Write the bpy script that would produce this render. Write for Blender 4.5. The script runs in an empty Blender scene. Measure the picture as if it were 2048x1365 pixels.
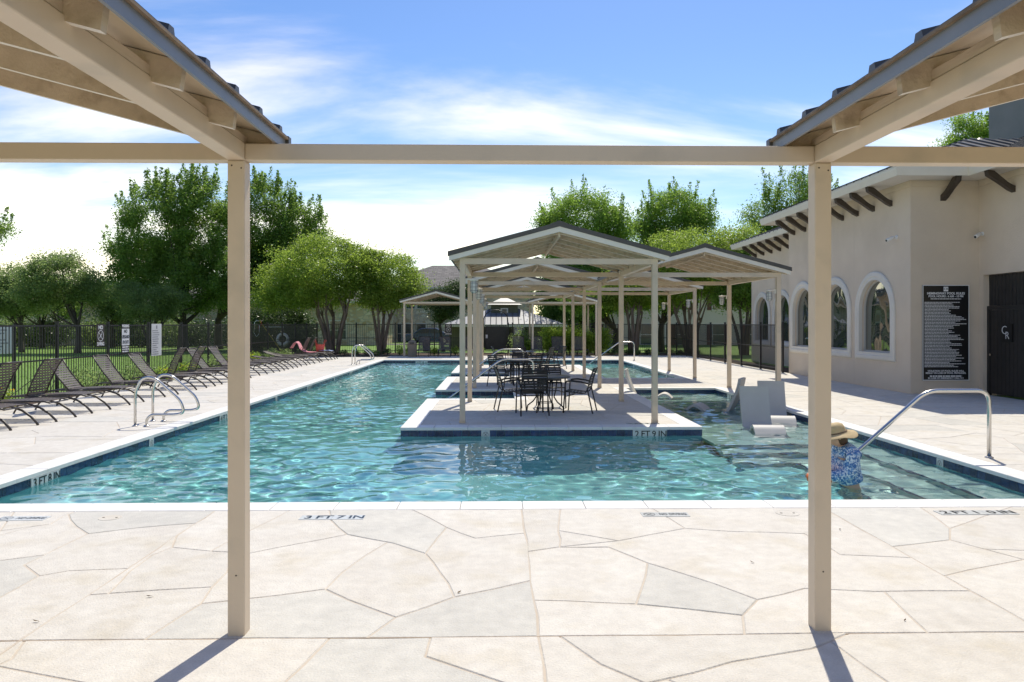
import bpy, bmesh, math, random
from mathutils import Vector, Matrix, noise
from math import sin, cos, pi, radians as R, atan, tan, sqrt

random.seed(7)
scn = bpy.context.scene
COL = scn.collection

# ------------------------------------------------------------------ camera
F_PX, CAM_H, HORIZ = 1500.0, 1.82, 647.0
YAW = atan(30.0 / F_PX)
cam = bpy.data.cameras.new('camera')
cam.sensor_width = 36.0
cam.lens = 36.0 * F_PX / 2048.0
cam.shift_y = -(682.5 - HORIZ) / 2048.0
cam.clip_start, cam.clip_end = 0.05, 3000.0
cam_o = bpy.data.objects.new('camera', cam)
cam_o.location = (0, 0, CAM_H)
cam_o.rotation_euler = (R(90), 0, -YAW)
COL.objects.link(cam_o)
scn.camera = cam_o

# ------------------------------------------------------------------ light
SUN_EL, SUN_AZ = R(57.0), R(15.0)          # azimuth from +Y towards +X
sd = Vector((sin(SUN_AZ) * cos(SUN_EL), cos(SUN_AZ) * cos(SUN_EL), sin(SUN_EL)))
sun = bpy.data.lights.new('sun', 'SUN')
sun.energy, sun.angle, sun.color = 2.6, R(0.53), (1.0, 0.935, 0.79)
sun_o = bpy.data.objects.new('sun', sun)
sun_o.rotation_euler = sd.to_track_quat('Z', 'Y').to_euler()
COL.objects.link(sun_o)

world = bpy.data.worlds.new('World')
scn.world = world
world.use_nodes = True
nt = world.node_tree
nt.nodes.clear()
def wn(t, **k):
    n = nt.nodes.new(t)
    for a, b in k.items(): setattr(n, a, b)
    return n
L = nt.links.new
sky = wn('ShaderNodeTexSky', sky_type='NISHITA', sun_disc=False)
sky.sun_elevation, sky.sun_rotation = SUN_EL, SUN_AZ
sky.altitude, sky.air_density, sky.dust_density, sky.ozone_density = 100, 1.0, 0.35, 1.6
hsv = wn('ShaderNodeHueSaturation'); hsv.inputs['Saturation'].default_value = 1.31; hsv.inputs['Hue'].default_value = 0.514
L(sky.outputs[0], hsv.inputs['Color'])
tc = wn('ShaderNodeTexCoord')
sep = wn('ShaderNodeSeparateXYZ'); L(tc.outputs['Generated'], sep.inputs[0])
zc = wn('ShaderNodeMath', operation='MAXIMUM'); zc.inputs[1].default_value = 0.0; L(sep.outputs['Z'], zc.inputs[0])
za = wn('ShaderNodeMath', operation='ADD'); za.inputs[1].default_value = 0.22; L(zc.outputs[0], za.inputs[0])
dx = wn('ShaderNodeMath', operation='DIVIDE'); L(sep.outputs['X'], dx.inputs[0]); L(za.outputs[0], dx.inputs[1])
dy = wn('ShaderNodeMath', operation='DIVIDE'); L(sep.outputs['Y'], dy.inputs[0]); L(za.outputs[0], dy.inputs[1])
cmb = wn('ShaderNodeCombineXYZ'); L(dx.outputs[0], cmb.inputs['X']); L(dy.outputs[0], cmb.inputs['Y'])
mp = wn('ShaderNodeMapping'); mp.inputs['Rotation'].default_value = (0, 0, R(-35)); mp.inputs['Scale'].default_value = (0.55, 1.35, 1); mp.inputs['Location'].default_value = (1.2, 3.1, 0)
L(cmb.outputs[0], mp.inputs['Vector'])
n1 = wn('ShaderNodeTexNoise'); n1.inputs['Scale'].default_value = 1.15; n1.inputs['Detail'].default_value = 9; n1.inputs['Roughness'].default_value = 0.56; n1.inputs['Distortion'].default_value = 0.35
L(mp.outputs[0], n1.inputs['Vector'])
# thin cloud sheet: more of it towards the horizon, where one looks through more of it
hz = wn('ShaderNodeMapRange'); hz.inputs['From Min'].default_value = 0.0; hz.inputs['From Max'].default_value = 0.42
hz.inputs['To Min'].default_value = 0.155; hz.inputs['To Max'].default_value = -0.055; L(zc.outputs[0], hz.inputs['Value'])
ad = wn('ShaderNodeMath', operation='ADD'); L(n1.outputs['Fac'], ad.inputs[0]); L(hz.outputs[0], ad.inputs[1])
cr = wn('ShaderNodeMapRange', interpolation_type='SMOOTHSTEP'); cr.inputs['From Min'].default_value = 0.45; cr.inputs['From Max'].default_value = 0.98
cr.inputs['To Max'].default_value = 0.93
L(ad.outputs[0], cr.inputs['Value'])
mx = wn('ShaderNodeMixRGB'); L(cr.outputs[0], mx.inputs['Fac']); L(hsv.outputs[0], mx.inputs[1]); mx.inputs[2].default_value = (16.2, 13.9, 11.0, 1)
tint = wn('ShaderNodeMixRGB', blend_type='MULTIPLY'); tint.inputs[0].default_value = 1.0; tint.inputs[2].default_value = (1.0, 0.962, 0.86, 1); L(mx.outputs[0], tint.inputs[1])
bg = wn('ShaderNodeBackground'); bg.inputs['Strength'].default_value = 0.100; L(tint.outputs[0], bg.inputs['Color'])
wo = wn('ShaderNodeOutputWorld'); L(bg.outputs[0], wo.inputs['Surface'])

vs = scn.view_settings
vs.view_transform, vs.look, vs.gamma, vs.use_curve_mapping = 'Standard', 'None', 1.0, False
vs.exposure = 0.84
cy = scn.cycles
cy.use_denoising = True
cy.max_bounces, cy.diffuse_bounces, cy.glossy_bounces, cy.transmission_bounces, cy.transparent_max_bounces = 10, 4, 4, 8, 8
cy.sample_clamp_indirect = 6.0
cy.blur_glossy = 0.5

# ------------------------------------------------------------------ materials
MATS = {}
def mat(name, col, rough=0.6, col2=None, scale=6.0, bump=0.0, bscale=40.0, metal=0.0, spec=0.5, mixlo=0.35, mixhi=0.65, rnd=0.0, detail=5.0, transl=0.0, stretch=None, col3=None, scale3=1.0, speck=0.0):
    m = bpy.data.materials.new(name); m.use_nodes = True
    t = m.node_tree; N = t.nodes; K = t.links.new
    b = N['Principled BSDF']
    b.inputs['Roughness'].default_value = rough; b.inputs['Metallic'].default_value = metal
    b.inputs['Specular IOR Level'].default_value = spec
    tcn = N.new('ShaderNodeTexCoord'); vec = tcn.outputs['Object']
    # world-space position so that shared meshes differ from place to place
    geo = N.new('ShaderNodeNewGeometry'); vec = geo.outputs['Position']
    if stretch:
        mpp = N.new('ShaderNodeMapping'); mpp.inputs['Scale'].default_value = stretch; K(vec, mpp.inputs['Vector']); vec = mpp.outputs[0]
    out = None
    if col2 is not None:
        nz = N.new('ShaderNodeTexNoise'); nz.inputs['Scale'].default_value = scale; nz.inputs['Detail'].default_value = detail; nz.inputs['Roughness'].default_value = 0.6
        K(vec, nz.inputs['Vector'])
        mr = N.new('ShaderNodeMapRange'); mr.inputs['From Min'].default_value = mixlo; mr.inputs['From Max'].default_value = mixhi; K(nz.outputs['Fac'], mr.inputs['Value'])
        mm = N.new('ShaderNodeMixRGB'); mm.inputs[1].default_value = (*col, 1); mm.inputs[2].default_value = (*col2, 1); K(mr.outputs[0], mm.inputs['Fac'])
        out = mm.outputs[0]
    else:
        rgb = N.new('ShaderNodeRGB'); rgb.outputs[0].default_value = (*col, 1); out = rgb.outputs[0]
    if col3 is not None:
        nz = N.new('ShaderNodeTexNoise'); nz.inputs['Scale'].default_value = scale3; nz.inputs['Detail'].default_value = 6
        K(vec, nz.inputs['Vector'])
        mr = N.new('ShaderNodeMapRange'); mr.inputs['From Min'].default_value = 0.52; mr.inputs['From Max'].default_value = 0.72; K(nz.outputs['Fac'], mr.inputs['Value'])
        mm = N.new('ShaderNodeMixRGB'); mm.inputs[2].default_value = (*col3, 1); K(out, mm.inputs[1]); K(mr.outputs[0], mm.inputs['Fac'])
        out = mm.outputs[0]
    if speck > 0:
        nz = N.new('ShaderNodeTexNoise'); nz.inputs['Scale'].default_value = 95.0; nz.inputs['Detail'].default_value = 3; K(vec, nz.inputs['Vector'])
        n8 = N.new('ShaderNodeTexNoise'); n8.inputs['Scale'].default_value = 11.0; n8.inputs['Detail'].default_value = 7; K(vec, n8.inputs['Vector'])
        av = N.new('ShaderNodeMath'); av.operation = 'ADD'; K(nz.outputs['Fac'], av.inputs[0]); K(n8.outputs['Fac'], av.inputs[1])
        mr = N.new('ShaderNodeMapRange'); mr.inputs['From Min'].default_value = 0.6; mr.inputs['From Max'].default_value = 1.4; mr.inputs['To Min'].default_value = 1 - 1.5*speck; mr.inputs['To Max'].default_value = 1 + speck; K(av.outputs[0], mr.inputs['Value'])
        h = N.new('ShaderNodeHueSaturation'); K(out, h.inputs['Color']); K(mr.outputs[0], h.inputs['Value']); out = h.outputs[0]
    if rnd > 0:
        oi = N.new('ShaderNodeObjectInfo')
        mr = N.new('ShaderNodeMapRange'); mr.inputs['To Min'].default_value = 1 - rnd; mr.inputs['To Max'].default_value = 1 + rnd; K(oi.outputs['Random'], mr.inputs['Value'])
        h = N.new('ShaderNodeHueSaturation'); K(out, h.inputs['Color']); K(mr.outputs[0], h.inputs['Value']); out = h.outputs[0]
    K(out, b.inputs['Base Color'])
    if bump > 0:
        bn = N.new('ShaderNodeTexNoise'); bn.inputs['Scale'].default_value = bscale; bn.inputs['Detail'].default_value = 6
        K(vec, bn.inputs['Vector'])
        bp = N.new('ShaderNodeBump'); bp.inputs['Strength'].default_value = bump; bp.inputs['Distance'].default_value = 0.01
        K(bn.outputs['Fac'], bp.inputs['Height']); K(bp.outputs[0], b.inputs['Normal'])
    if transl > 0:
        tr = N.new('ShaderNodeBsdfTranslucent'); hb_ = N.new('ShaderNodeHueSaturation'); hb_.inputs['Hue'].default_value = 0.485; hb_.inputs['Value'].default_value = 1.75; K(out, hb_.inputs['Color']); K(hb_.outputs[0], tr.inputs['Color'])
        ms = N.new('ShaderNodeMixShader'); ms.inputs[0].default_value = transl
        K(b.outputs[0], ms.inputs[1]); K(tr.outputs[0], ms.inputs[2]); K(ms.outputs[0], N['Material Output'].inputs['Surface'])
    MATS[name] = m
    return m

def leafmat(name, c1, c2, tr=0.45):
    return mat(name, c1, 0.40, c2, 1.3, transl=tr, spec=0.5, mixlo=0.3, mixhi=0.7, detail=8)

mat('stone', (0.605, 0.565, 0.505), 0.8, (0.655, 0.62, 0.56), 2.6, 0.6, 70, rnd=0.04, col3=(0.575, 0.525, 0.44), scale3=2.3, speck=0.10)
mat('stone_grey', (0.53, 0.51, 0.465), 0.8, (0.61, 0.585, 0.53), 2.2, 0.5, 70, rnd=0.05, speck=0.10)
mat('sealant', (0.33, 0.245, 0.17), 0.9, (0.46, 0.37, 0.28), 5.0, 0.4, 60)
mat('grout', (0.58, 0.515, 0.43), 0.9, (0.52, 0.445, 0.36), 3.0, 0.4, 60)
mat('coping', (0.74, 0.72, 0.68), 0.55, (0.80, 0.78, 0.745), 3.0, 0.1, 80, rnd=0.025)
mat('tile_blue', (0.012, 0.045, 0.13), 0.18, (0.006, 0.02, 0.06), 14.0, 0.05, 60, rnd=0.35, mixlo=0.3, mixhi=0.7)
mat('tile_white', (0.62, 0.63, 0.61), 0.25, rnd=0.03)
mat('tile_black', (0.012, 0.012, 0.014), 0.3)
mat('plaster', (0.20, 0.47, 0.49), 0.8, (0.26, 0.54, 0.555), 1.2, 0.1, 40)
mat('plaster_pale', (0.36, 0.47, 0.46), 0.8, (0.42, 0.53, 0.51), 1.2, 0.1, 40)
mat('cream', (0.645, 0.525, 0.39), 0.45, (0.61, 0.495, 0.365), 1.6, 0.05, 120, col3=(0.53, 0.44, 0.33), scale3=3.3)
mat('cream_wood', (0.62, 0.51, 0.37), 0.7, (0.52, 0.42, 0.295), 7.0, 0.5, 60, stretch=(1, 0.12, 1), col3=(0.40, 0.31, 0.21), scale3=9.0)
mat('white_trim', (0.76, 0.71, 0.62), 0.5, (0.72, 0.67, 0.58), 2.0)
mat('roof_metal', (0.055, 0.052, 0.05), 0.42, (0.08, 0.075, 0.07), 2.0, 0.03, 30, spec=0.5)
mat('edge_metal', (0.17, 0.18, 0.195), 0.4, (0.21, 0.215, 0.225), 3.0)
mat('panel_edge', (0.25, 0.18, 0.115), 0.8, (0.14, 0.10, 0.065), 9.0)
mat('dark_joint', (0.06, 0.045, 0.03), 0.9)
mat('iron', (0.012, 0.012, 0.013), 0.45, (0.022, 0.02, 0.02), 4.0)
mat('steel', (0.60, 0.58, 0.55), 0.22, metal=1.0)
mat('stucco', (0.62, 0.52, 0.41), 0.9, (0.655, 0.555, 0.44), 1.3, 0.8, 45, col3=(0.585, 0.49, 0.385), scale3=0.8)
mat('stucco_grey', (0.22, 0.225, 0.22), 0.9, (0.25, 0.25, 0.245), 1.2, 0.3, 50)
mat('surround', (0.68, 0.645, 0.585), 0.7, (0.63, 0.595, 0.53), 2.0, 0.1, 60)
mat('bracket', (0.045, 0.033, 0.025), 0.65, (0.065, 0.048, 0.036), 6.0, 0.2, 40)
mat('strap', (0.125, 0.10, 0.085), 0.5, (0.15, 0.122, 0.105), 5.0, rnd=0.12)
mat('strap_dark', (0.028, 0.024, 0.022), 0.5, (0.04, 0.034, 0.03), 5.0, rnd=0.1)
mat('frame_brown', (0.045, 0.036, 0.03), 0.4, (0.06, 0.048, 0.04), 8.0)
mat('frame_dark', (0.02, 0.017, 0.015), 0.4)
mat('table_top', (0.075, 0.085, 0.09), 0.3, (0.09, 0.10, 0.105), 12.0)
mat('resin_white', (0.66, 0.63, 0.58), 0.5, (0.62, 0.59, 0.54), 3.0)
mat('resin_grey', (0.46, 0.445, 0.42), 0.5, (0.49, 0.475, 0.45), 3.0)
mat('can', (0.22, 0.18, 0.14), 0.6, (0.25, 0.205, 0.16), 6.0)
mat('white_plastic', (0.75, 0.75, 0.74), 0.4)
mat('sign_black', (0.008, 0.008, 0.009), 0.35)
mat('sign_brown', (0.035, 0.026, 0.022), 0.5)
mat('sign_white', (0.68, 0.68, 0.67), 0.5)
mat('ink_white', (0.78, 0.78, 0.78), 0.5)
mat('ink_grey', (0.28, 0.28, 0.29), 0.6)
mat('lawn', (0.125, 0.23, 0.028), 0.9, (0.17, 0.29, 0.045), 1.6, 0.6, 60, col3=(0.165, 0.265, 0.055), scale3=0.45)
mat('blade', (0.11, 0.22, 0.03), 0.7, (0.165, 0.29, 0.05), 2.0, transl=0.4)
mat('mulch', (0.055, 0.033, 0.02), 0.95, (0.10, 0.062, 0.04), 9.0, 1.0, 50)
mat('bark', (0.13, 0.098, 0.075), 0.9, (0.21, 0.165, 0.13), 5.0, 0.6, 30, stretch=(1, 1, 0.25))
mat('bark_dark', (0.05, 0.042, 0.036), 0.9, (0.085, 0.07, 0.06), 5.0, 0.6, 30, stretch=(1, 1, 0.25))
leafmat('leaf_elm', (0.11, 0.21, 0.036), (0.185, 0.30, 0.06), 0.55)
leafmat('leaf_myrtle', (0.15, 0.25, 0.034), (0.25, 0.355, 0.058), 0.55)
leafmat('leaf_dark', (0.04, 0.08, 0.024), (0.07, 0.12, 0.036), 0.35)
leafmat('leaf_olive', (0.13, 0.20, 0.065), (0.20, 0.285, 0.10), 0.55)
leafmat('leaf_oak', (0.13, 0.25, 0.036), (0.21, 0.345, 0.058), 0.55)
leafmat('leaf_shrub', (0.16, 0.28, 0.03), (0.25, 0.37, 0.05), 0.5)
mat('flower_yellow', (0.75, 0.55, 0.03), 0.6, transl=0.3)
mat('olive_wall', (0.13, 0.125, 0.075), 0.85, (0.155, 0.15, 0.09), 3.0)
mat('shingle', (0.10, 0.09, 0.085), 0.9, (0.17, 0.155, 0.145), 7.0, 0.4, 30, stretch=(1, 1, 4))
mat('pale_wall', (0.66, 0.58, 0.46), 0.9, (0.70, 0.62, 0.50), 0.8, 0.2, 20)
mat('brown_trim', (0.16, 0.075, 0.05), 0.8)
mat('window_dark', (0.03, 0.045, 0.055), 0.08, (0.06, 0.085, 0.10), 0.6, spec=0.8)
mat('paper_dark', (0.11, 0.11, 0.10), 0.7)
mat('skin', (0.56, 0.33, 0.22), 0.5, (0.60, 0.36, 0.25), 6.0)
mat('hair', (0.10, 0.055, 0.03), 0.6)
mat('straw', (0.50, 0.37, 0.19), 0.8, (0.56, 0.43, 0.24), 30.0, 0.4, 120)
mat('hat_band', (0.17, 0.11, 0.06), 0.7)
mat('swimwear', (0.03, 0.06, 0.16), 0.6)
mat('orange', (0.85, 0.17, 0.03), 0.5)
mat('coral', (0.80, 0.13, 0.09), 0.6, (0.72, 0.11, 0.075), 5.0)
mat('pink', (0.60, 0.20, 0.24), 0.85, (0.66, 0.30, 0.33), 9.0)
mat('blue_cloth', (0.06, 0.17, 0.50), 0.8, (0.45, 0.50, 0.62), 14.0)
mat('yellow_pole', (0.62, 0.45, 0.05), 0.5)
mat('red_rope', (0.30, 0.06, 0.04), 0.8)
mat('car_blue', (0.02, 0.05, 0.13), 0.25, spec=0.8)
mat('tyre', (0.012, 0.012, 0.012), 0.8)
mat('dry_leaf', (0.17, 0.11, 0.045), 0.8, (0.10, 0.06, 0.03), 20.0)
mat('lamp_glass', (0.62, 0.62, 0.58), 0.25)
mat('asphalt', (0.085, 0.085, 0.085), 0.9, (0.11, 0.11, 0.11), 4.0, 0.3, 60)

# floral sun shirt: blotches of blue on white
m = mat('floral', (0.62, 0.66, 0.74), 0.75)
t = m.node_tree; N = t.nodes
v = N.new('ShaderNodeTexVoronoi'); v.inputs['Scale'].default_value = 62
nz = N.new('ShaderNodeTexNoise'); nz.inputs['Scale'].default_value = 30
g_ = N.new('ShaderNodeTexCoord'); t.links.new(g_.outputs['Object'], nz.inputs['Vector'])
mxv = N.new('ShaderNodeMixRGB'); mxv.inputs[0].default_value = 0.06; t.links.new(g_.outputs['Object'], mxv.inputs[1]); t.links.new(nz.outputs['Color'], mxv.inputs[2]); t.links.new(mxv.outputs[0], v.inputs['Vector'])
rp = N.new('ShaderNodeValToRGB'); rp.color_ramp.interpolation = 'CONSTANT'
e = rp.color_ramp.elements; e[0].position = 0.0; e[0].color = (0.07, 0.18, 0.42, 1); e[1].position = 0.42; e[1].color = (0.17, 0.33, 0.60, 1)
e2 = rp.color_ramp.elements.new(0.62); e2.color = (0.70, 0.74, 0.80, 1)
sepc = N.new('ShaderNodeSeparateColor'); t.links.new(v.outputs['Color'], sepc.inputs[0]); t.links.new(sepc.outputs[0], rp.inputs[0])
t.links.new(rp.outputs[0], N['Principled BSDF'].inputs['Base Color'])

# rubble stone walling of the far flats (too far to pick stones apart)
m = mat('rubble', (0.5, 0.4, 0.28), 0.9)
t = m.node_tree; N = t.nodes
geo = N.new('ShaderNodeNewGeometry')
mpg = N.new('ShaderNodeMapping'); mpg.inputs['Scale'].default_value = (2.2, 2.2, 3.6); t.links.new(geo.outputs['Position'], mpg.inputs['Vector'])
v = N.new('ShaderNodeTexVoronoi'); v.inputs['Scale'].default_value = 1.0; t.links.new(mpg.outputs[0], v.inputs['Vector'])
v2 = N.new('ShaderNodeTexVoronoi', ); v2.feature = 'DISTANCE_TO_EDGE'; v2.inputs['Scale'].default_value = 1.0; t.links.new(mpg.outputs[0], v2.inputs['Vector'])
sepc = N.new('ShaderNodeSeparateColor'); t.links.new(v.outputs['Color'], sepc.inputs[0])
rp = N.new('ShaderNodeValToRGB'); e = rp.color_ramp.elements
e[0].color = (0.55, 0.39, 0.22, 1); e[1].color = (0.80, 0.70, 0.53, 1); e3 = rp.color_ramp.elements.new(0.45); e3.color = (0.68, 0.54, 0.37, 1)
t.links.new(sepc.outputs[0], rp.inputs[0])
lt = N.new('ShaderNodeMath'); lt.operation = 'LESS_THAN'; lt.inputs[1].default_value = 0.045; t.links.new(v2.outputs['Distance'], lt.inputs[0])
mj = N.new('ShaderNodeMixRGB'); mj.inputs[2].default_value = (0.52, 0.46, 0.37, 1); t.links.new(lt.outputs[0], mj.inputs[0]); t.links.new(rp.outputs[0], mj.inputs[1])
t.links.new(mj.outputs[0], N['Principled BSDF'].inputs['Base Color'])

# asphalt shingle courses of the far roofs
m = MATS['shingle']; t = m.node_tree; N = t.nodes
geo = N.new('ShaderNodeNewGeometry'); mpg = N.new('ShaderNodeMapping'); mpg.inputs['Rotation'].default_value = (R(-90), 0, 0); t.links.new(geo.outputs['Position'], mpg.inputs['Vector'])
bt = N.new('ShaderNodeTexBrick'); bt.inputs['Scale'].default_value = 1.0; bt.inputs['Brick Width'].default_value = 0.5; bt.inputs['Row Height'].default_value = 0.16; bt.inputs['Mortar Size'].default_value = 0.012
bt.inputs['Color1'].default_value = (0.15, 0.138, 0.13, 1); bt.inputs['Color2'].default_value = (0.24, 0.22, 0.205, 1); bt.inputs['Mortar'].default_value = (0.06, 0.055, 0.05, 1)
t.links.new(mpg.outputs[0], bt.inputs['Vector']); t.links.new(bt.outputs['Color'], N['Principled BSDF'].inputs['Base Color'])

# window glass of the clubhouse: dark mirror with slightly wavy panes
m = mat('pane', (0.03, 0.045, 0.036), 0.02, spec=1.0)
t = m.node_tree; N = t.nodes; b = N['Principled BSDF']; b.inputs['IOR'].default_value = 2.3
geo = N.new('ShaderNodeNewGeometry')
nz = N.new('ShaderNodeTexNoise'); nz.inputs['Scale'].default_value = 0.9; nz.inputs['Detail'].default_value = 1.0; t.links.new(geo.outputs['Position'], nz.inputs['Vector'])
bp = N.new('ShaderNodeBump'); bp.inputs['Strength'].default_value = 0.35; bp.inputs['Distance'].default_value = 0.12; t.links.new(nz.outputs['Fac'], bp.inputs['Height']); t.links.new(bp.outputs[0], b.inputs['Normal'])

# pool water: refracting surface, real waves are in the mesh
m = bpy.data.materials.new('water'); m.use_nodes = True; MATS['water'] = m
t = m.node_tree; N = t.nodes; b = N['Principled BSDF']
b.inputs['Base Color'].default_value = (0.80, 0.97, 0.97, 1); b.inputs['Roughness'].default_value = 0.0
b.inputs['IOR'].default_value = 1.333; b.inputs['Transmission Weight'].default_value = 1.0

# ------------------------------------------------------------------ helpers
class MB:
    def __init__(s): s.v, s.f = [], []
    def add(s, vs, fs):
        o = len(s.v); s.v += [tuple(p) for p in vs]; s.f += [tuple(i + o for i in f) for f in fs]; return s
    def box(s, x0, x1, y0, y1, z0, z1):
        return s.add([(x0,y0,z0),(x1,y0,z0),(x1,y1,z0),(x0,y1,z0),(x0,y0,z1),(x1,y0,z1),(x1,y1,z1),(x0,y1,z1)],
                     [(0,3,2,1),(4,5,6,7),(0,1,5,4),(1,2,6,5),(2,3,7,6),(3,0,4,7)])
    def quad(s, a, b, c, d): return s.add([a,b,c,d], [(0,1,2,3)])
    def prism(s, prof, a, b, axis):
        """profile of 2D points extruded from a to b along axis 'x' (prof = y,z) or 'y' (prof = x,z) or 'z' (prof = x,y)"""
        n = len(prof)
        f = {'x': lambda p, t: (t, p[0], p[1]), 'y': lambda p, t: (p[0], t, p[1]), 'z': lambda p, t: (p[0], p[1], t)}[axis]
        vs = [f(p, a) for p in prof] + [f(p, b) for p in prof]
        fs = [tuple(range(n))[::-1], tuple(range(n, 2*n))] + [(i, (i+1) % n, n + (i+1) % n, n + i) for i in range(n)]
        return s.add(vs, fs)
    def tube(s, pts, r, n=8, cap=True):
        pts = [Vector(p) for p in pts]; rs = r if isinstance(r, (list, tuple)) else [r]*len(pts)
        o = len(s.v); prev = None
        for i, p in enumerate(pts):
            d = (pts[min(i+1, len(pts)-1)] - pts[max(i-1, 0)])
            if d.length < 1e-9: d = Vector((0,0,1))
            d.normalize()
            if prev is None:
                u = d.cross(Vector((0,0,1)) if abs(d.z) < 0.9 else Vector((1,0,0))).normalized()
            else:
                u = (prev - d*prev.dot(d))
                u = u.normalized() if u.length > 1e-6 else d.orthogonal().normalized()
            prev = u; w = d.cross(u)
            for k in range(n):
                a = 2*pi*k/n; s.v.append(tuple(p + (u*cos(a) + w*sin(a))*rs[i]))
        for i in range(len(pts)-1):
            for k in range(n):
                a = o + i*n + k; b2 = o + i*n + (k+1) % n
                s.f.append((a, b2, b2+n, a+n))
        if cap:
            s.f.append(tuple(o + k for k in range(n))[::-1]); e = o + (len(pts)-1)*n
            s.f.append(tuple(e + k for k in range(n)))
        return s
    def lathe(s, prof, c=(0,0,0), n=20):
        o = len(s.v)
        for (r, z) in prof:
            for k in range(n):
                a = 2*pi*k/n; s.v.append((c[0]+r*cos(a), c[1]+r*sin(a), c[2]+z))
        for i in range(len(prof)-1):
            for k in range(n):
                a = o+i*n+k; b2 = o+i*n+(k+1) % n
                s.f.append((a, b2, b2+n, a+n))
        s.f.append(tuple(o+k for k in range(n))[::-1]); e = o+(len(prof)-1)*n
        s.f.append(tuple(e+k for k in range(n)))
        return s
    def mesh(s, name, m, smooth=False):
        me = bpy.data.meshes.new(name); me.from_pydata(s.v, [], s.f); me.update()
        if m: me.materials.append(MATS[m])
        if smooth:
            me.polygons.foreach_set('use_smooth', [True]*len(me.polygons))
        return me
    def build(s, name, m, parent=None, smooth=False, bevel=0.0):
        return link(name, s.mesh(name, m, smooth), parent, bevel=bevel)
def link(name, me, parent=None, loc=None, rot=None, bevel=0.0):
    o = bpy.data.objects.new(name, me); COL.objects.link(o)
    if parent: o.parent = parent
    if loc: o.location = loc
    if rot: o.rotation_euler = rot
    if bevel > 0:
        md = o.modifiers.new('bevel', 'BEVEL'); md.width = bevel; md.segments = 2; md.limit_method = 'ANGLE'
    return o
def smooth_by_angle(o, ang=40):
    me = o.data
    me.polygons.foreach_set('use_smooth', [True]*len(me.polygons))
    try: me.set_sharp_from_angle(angle=R(ang))
    except Exception: pass
    return o
def tag(o, label=None, cat=None, group=None, kind=None):
    if label: o['label'] = label
    if cat: o['category'] = cat
    if group: o['group'] = group
    if kind: o['kind'] = kind
    return o
def thing(name, label, cat, loc=(0,0,0), rz=0.0, group=None, kind=None):
    o = bpy.data.objects.new(name, None); COL.objects.link(o)
    o.empty_display_size = 0.2
    o.location = loc; o.rotation_euler = (0, 0, rz)
    if kind: o['kind'] = kind
    else: tag(o, label, cat, group)
    return o
def copy_tree(o, loc, rz, label=None, group=None):
    r = o.copy(); COL.objects.link(r); r.location = loc; r.rotation_euler = (0, 0, rz)
    if label: r['label'] = label
    if group: r['group'] = group
    for ch in o.children:
        c2 = ch.copy(); COL.objects.link(c2); c2.parent = r
        for gch in ch.children:
            d2 = gch.copy(); COL.objects.link(d2); d2.parent = c2
    return r
_fcache = {}
def text(s, size, m, parent, loc, rot, name='lettering', align='CENTER', depth=0.0015, squeeze=1.0, bold=0.0):
    key = (s, size, m, align, squeeze, bold)
    if key not in _fcache:
        cu = bpy.data.curves.new('t', 'FONT'); cu.body = s; cu.size = size; cu.align_x = align; cu.align_y = 'CENTER'
        cu.extrude = depth; cu.resolution_u = 3; cu.offset = bold
        o = bpy.data.objects.new('t', cu); COL.objects.link(o)
        dg = bpy.context.evaluated_depsgraph_get()
        me = bpy.data.meshes.new_from_object(o.evaluated_get(dg)); me.materials.clear(); me.materials.append(MATS[m])
        if squeeze != 1.0: me.transform(Matrix.Diagonal((squeeze, 1, 1, 1)))
        bpy.data.objects.remove(o); bpy.data.curves.remove(cu)
        _fcache[key] = me
    return link(name, _fcache[key], parent, loc, rot)

def px(x, y, z=0.0):
    """photo pixel to the point where its ray meets the level plane z"""
    d = F_PX*(CAM_H - z)/(y - HORIZ); xc = (x - 1024.0)*d/F_PX
    return (xc*cos(YAW) + d*sin(YAW), -xc*sin(YAW) + d*cos(YAW))

# ------------------------------------------------------------------ stone paving
def area(p): return 0.5*sum(p[i][0]*p[(i+1) % len(p)][1] - p[(i+1) % len(p)][0]*p[i][1] for i in range(len(p)))
def ccw(p): return p if area(p) > 0 else p[::-1]
def inside(p, q):
    c = False; n = len(p)
    for i in range(n):
        a, b = p[i], p[i-1]
        if (a[1] > q[1]) != (b[1] > q[1]) and q[0] < (b[0]-a[0])*(q[1]-a[1])/(b[1]-a[1]) + a[0]: c = not c
    return c
def nearest(p, q):
    best = None
    for i in range(len(p)):
        a, b = p[i], p[(i+1) % len(p)]
        dx_, dy_ = b[0]-a[0], b[1]-a[1]; l2 = dx_*dx_+dy_*dy_
        t_ = max(0.0, min(1.0, ((q[0]-a[0])*dx_ + (q[1]-a[1])*dy_)/l2)) if l2 > 0 else 0
        c = (a[0]+t_*dx_, a[1]+t_*dy_); d = (c[0]-q[0])**2 + (c[1]-q[1])**2
        if best is None or d < best[0]: best = (d, i, t_, c)
    return best
def split(p, line):
    _, i, ti, a = nearest(p, line[0]); _, j, tj, b = nearest(p, line[-1])
    mid = list(line[1:-1])
    if i == j and abs(ti - tj) < 1e-6: return [p]
    if (i, ti) > (j, tj): i, ti, a, j, tj, b = j, tj, b, i, ti, a; mid = mid[::-1]
    n = len(p)
    one = [a] + [p[k] for k in range(i+1, j+1)] + [b] + mid[::-1]
    two = [b] + [p[k % n] for k in range(j+1, n+i+1)] + [a] + mid
    out = []
    for q in (one, two):
        r = []
        for c in q:
            if not r or (c[0]-r[-1][0])**2 + (c[1]-r[-1][1])**2 > 1e-4: r.append(c)
        if len(r) > 2 and (r[0][0]-r[-1][0])**2 + (r[0][1]-r[-1][1])**2 < 1e-4: r.pop()
        if len(r) > 2 and abs(area(r)) > 0.004: out.append(ccw(r))
    return out if len(out) == 2 else [p]
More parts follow.
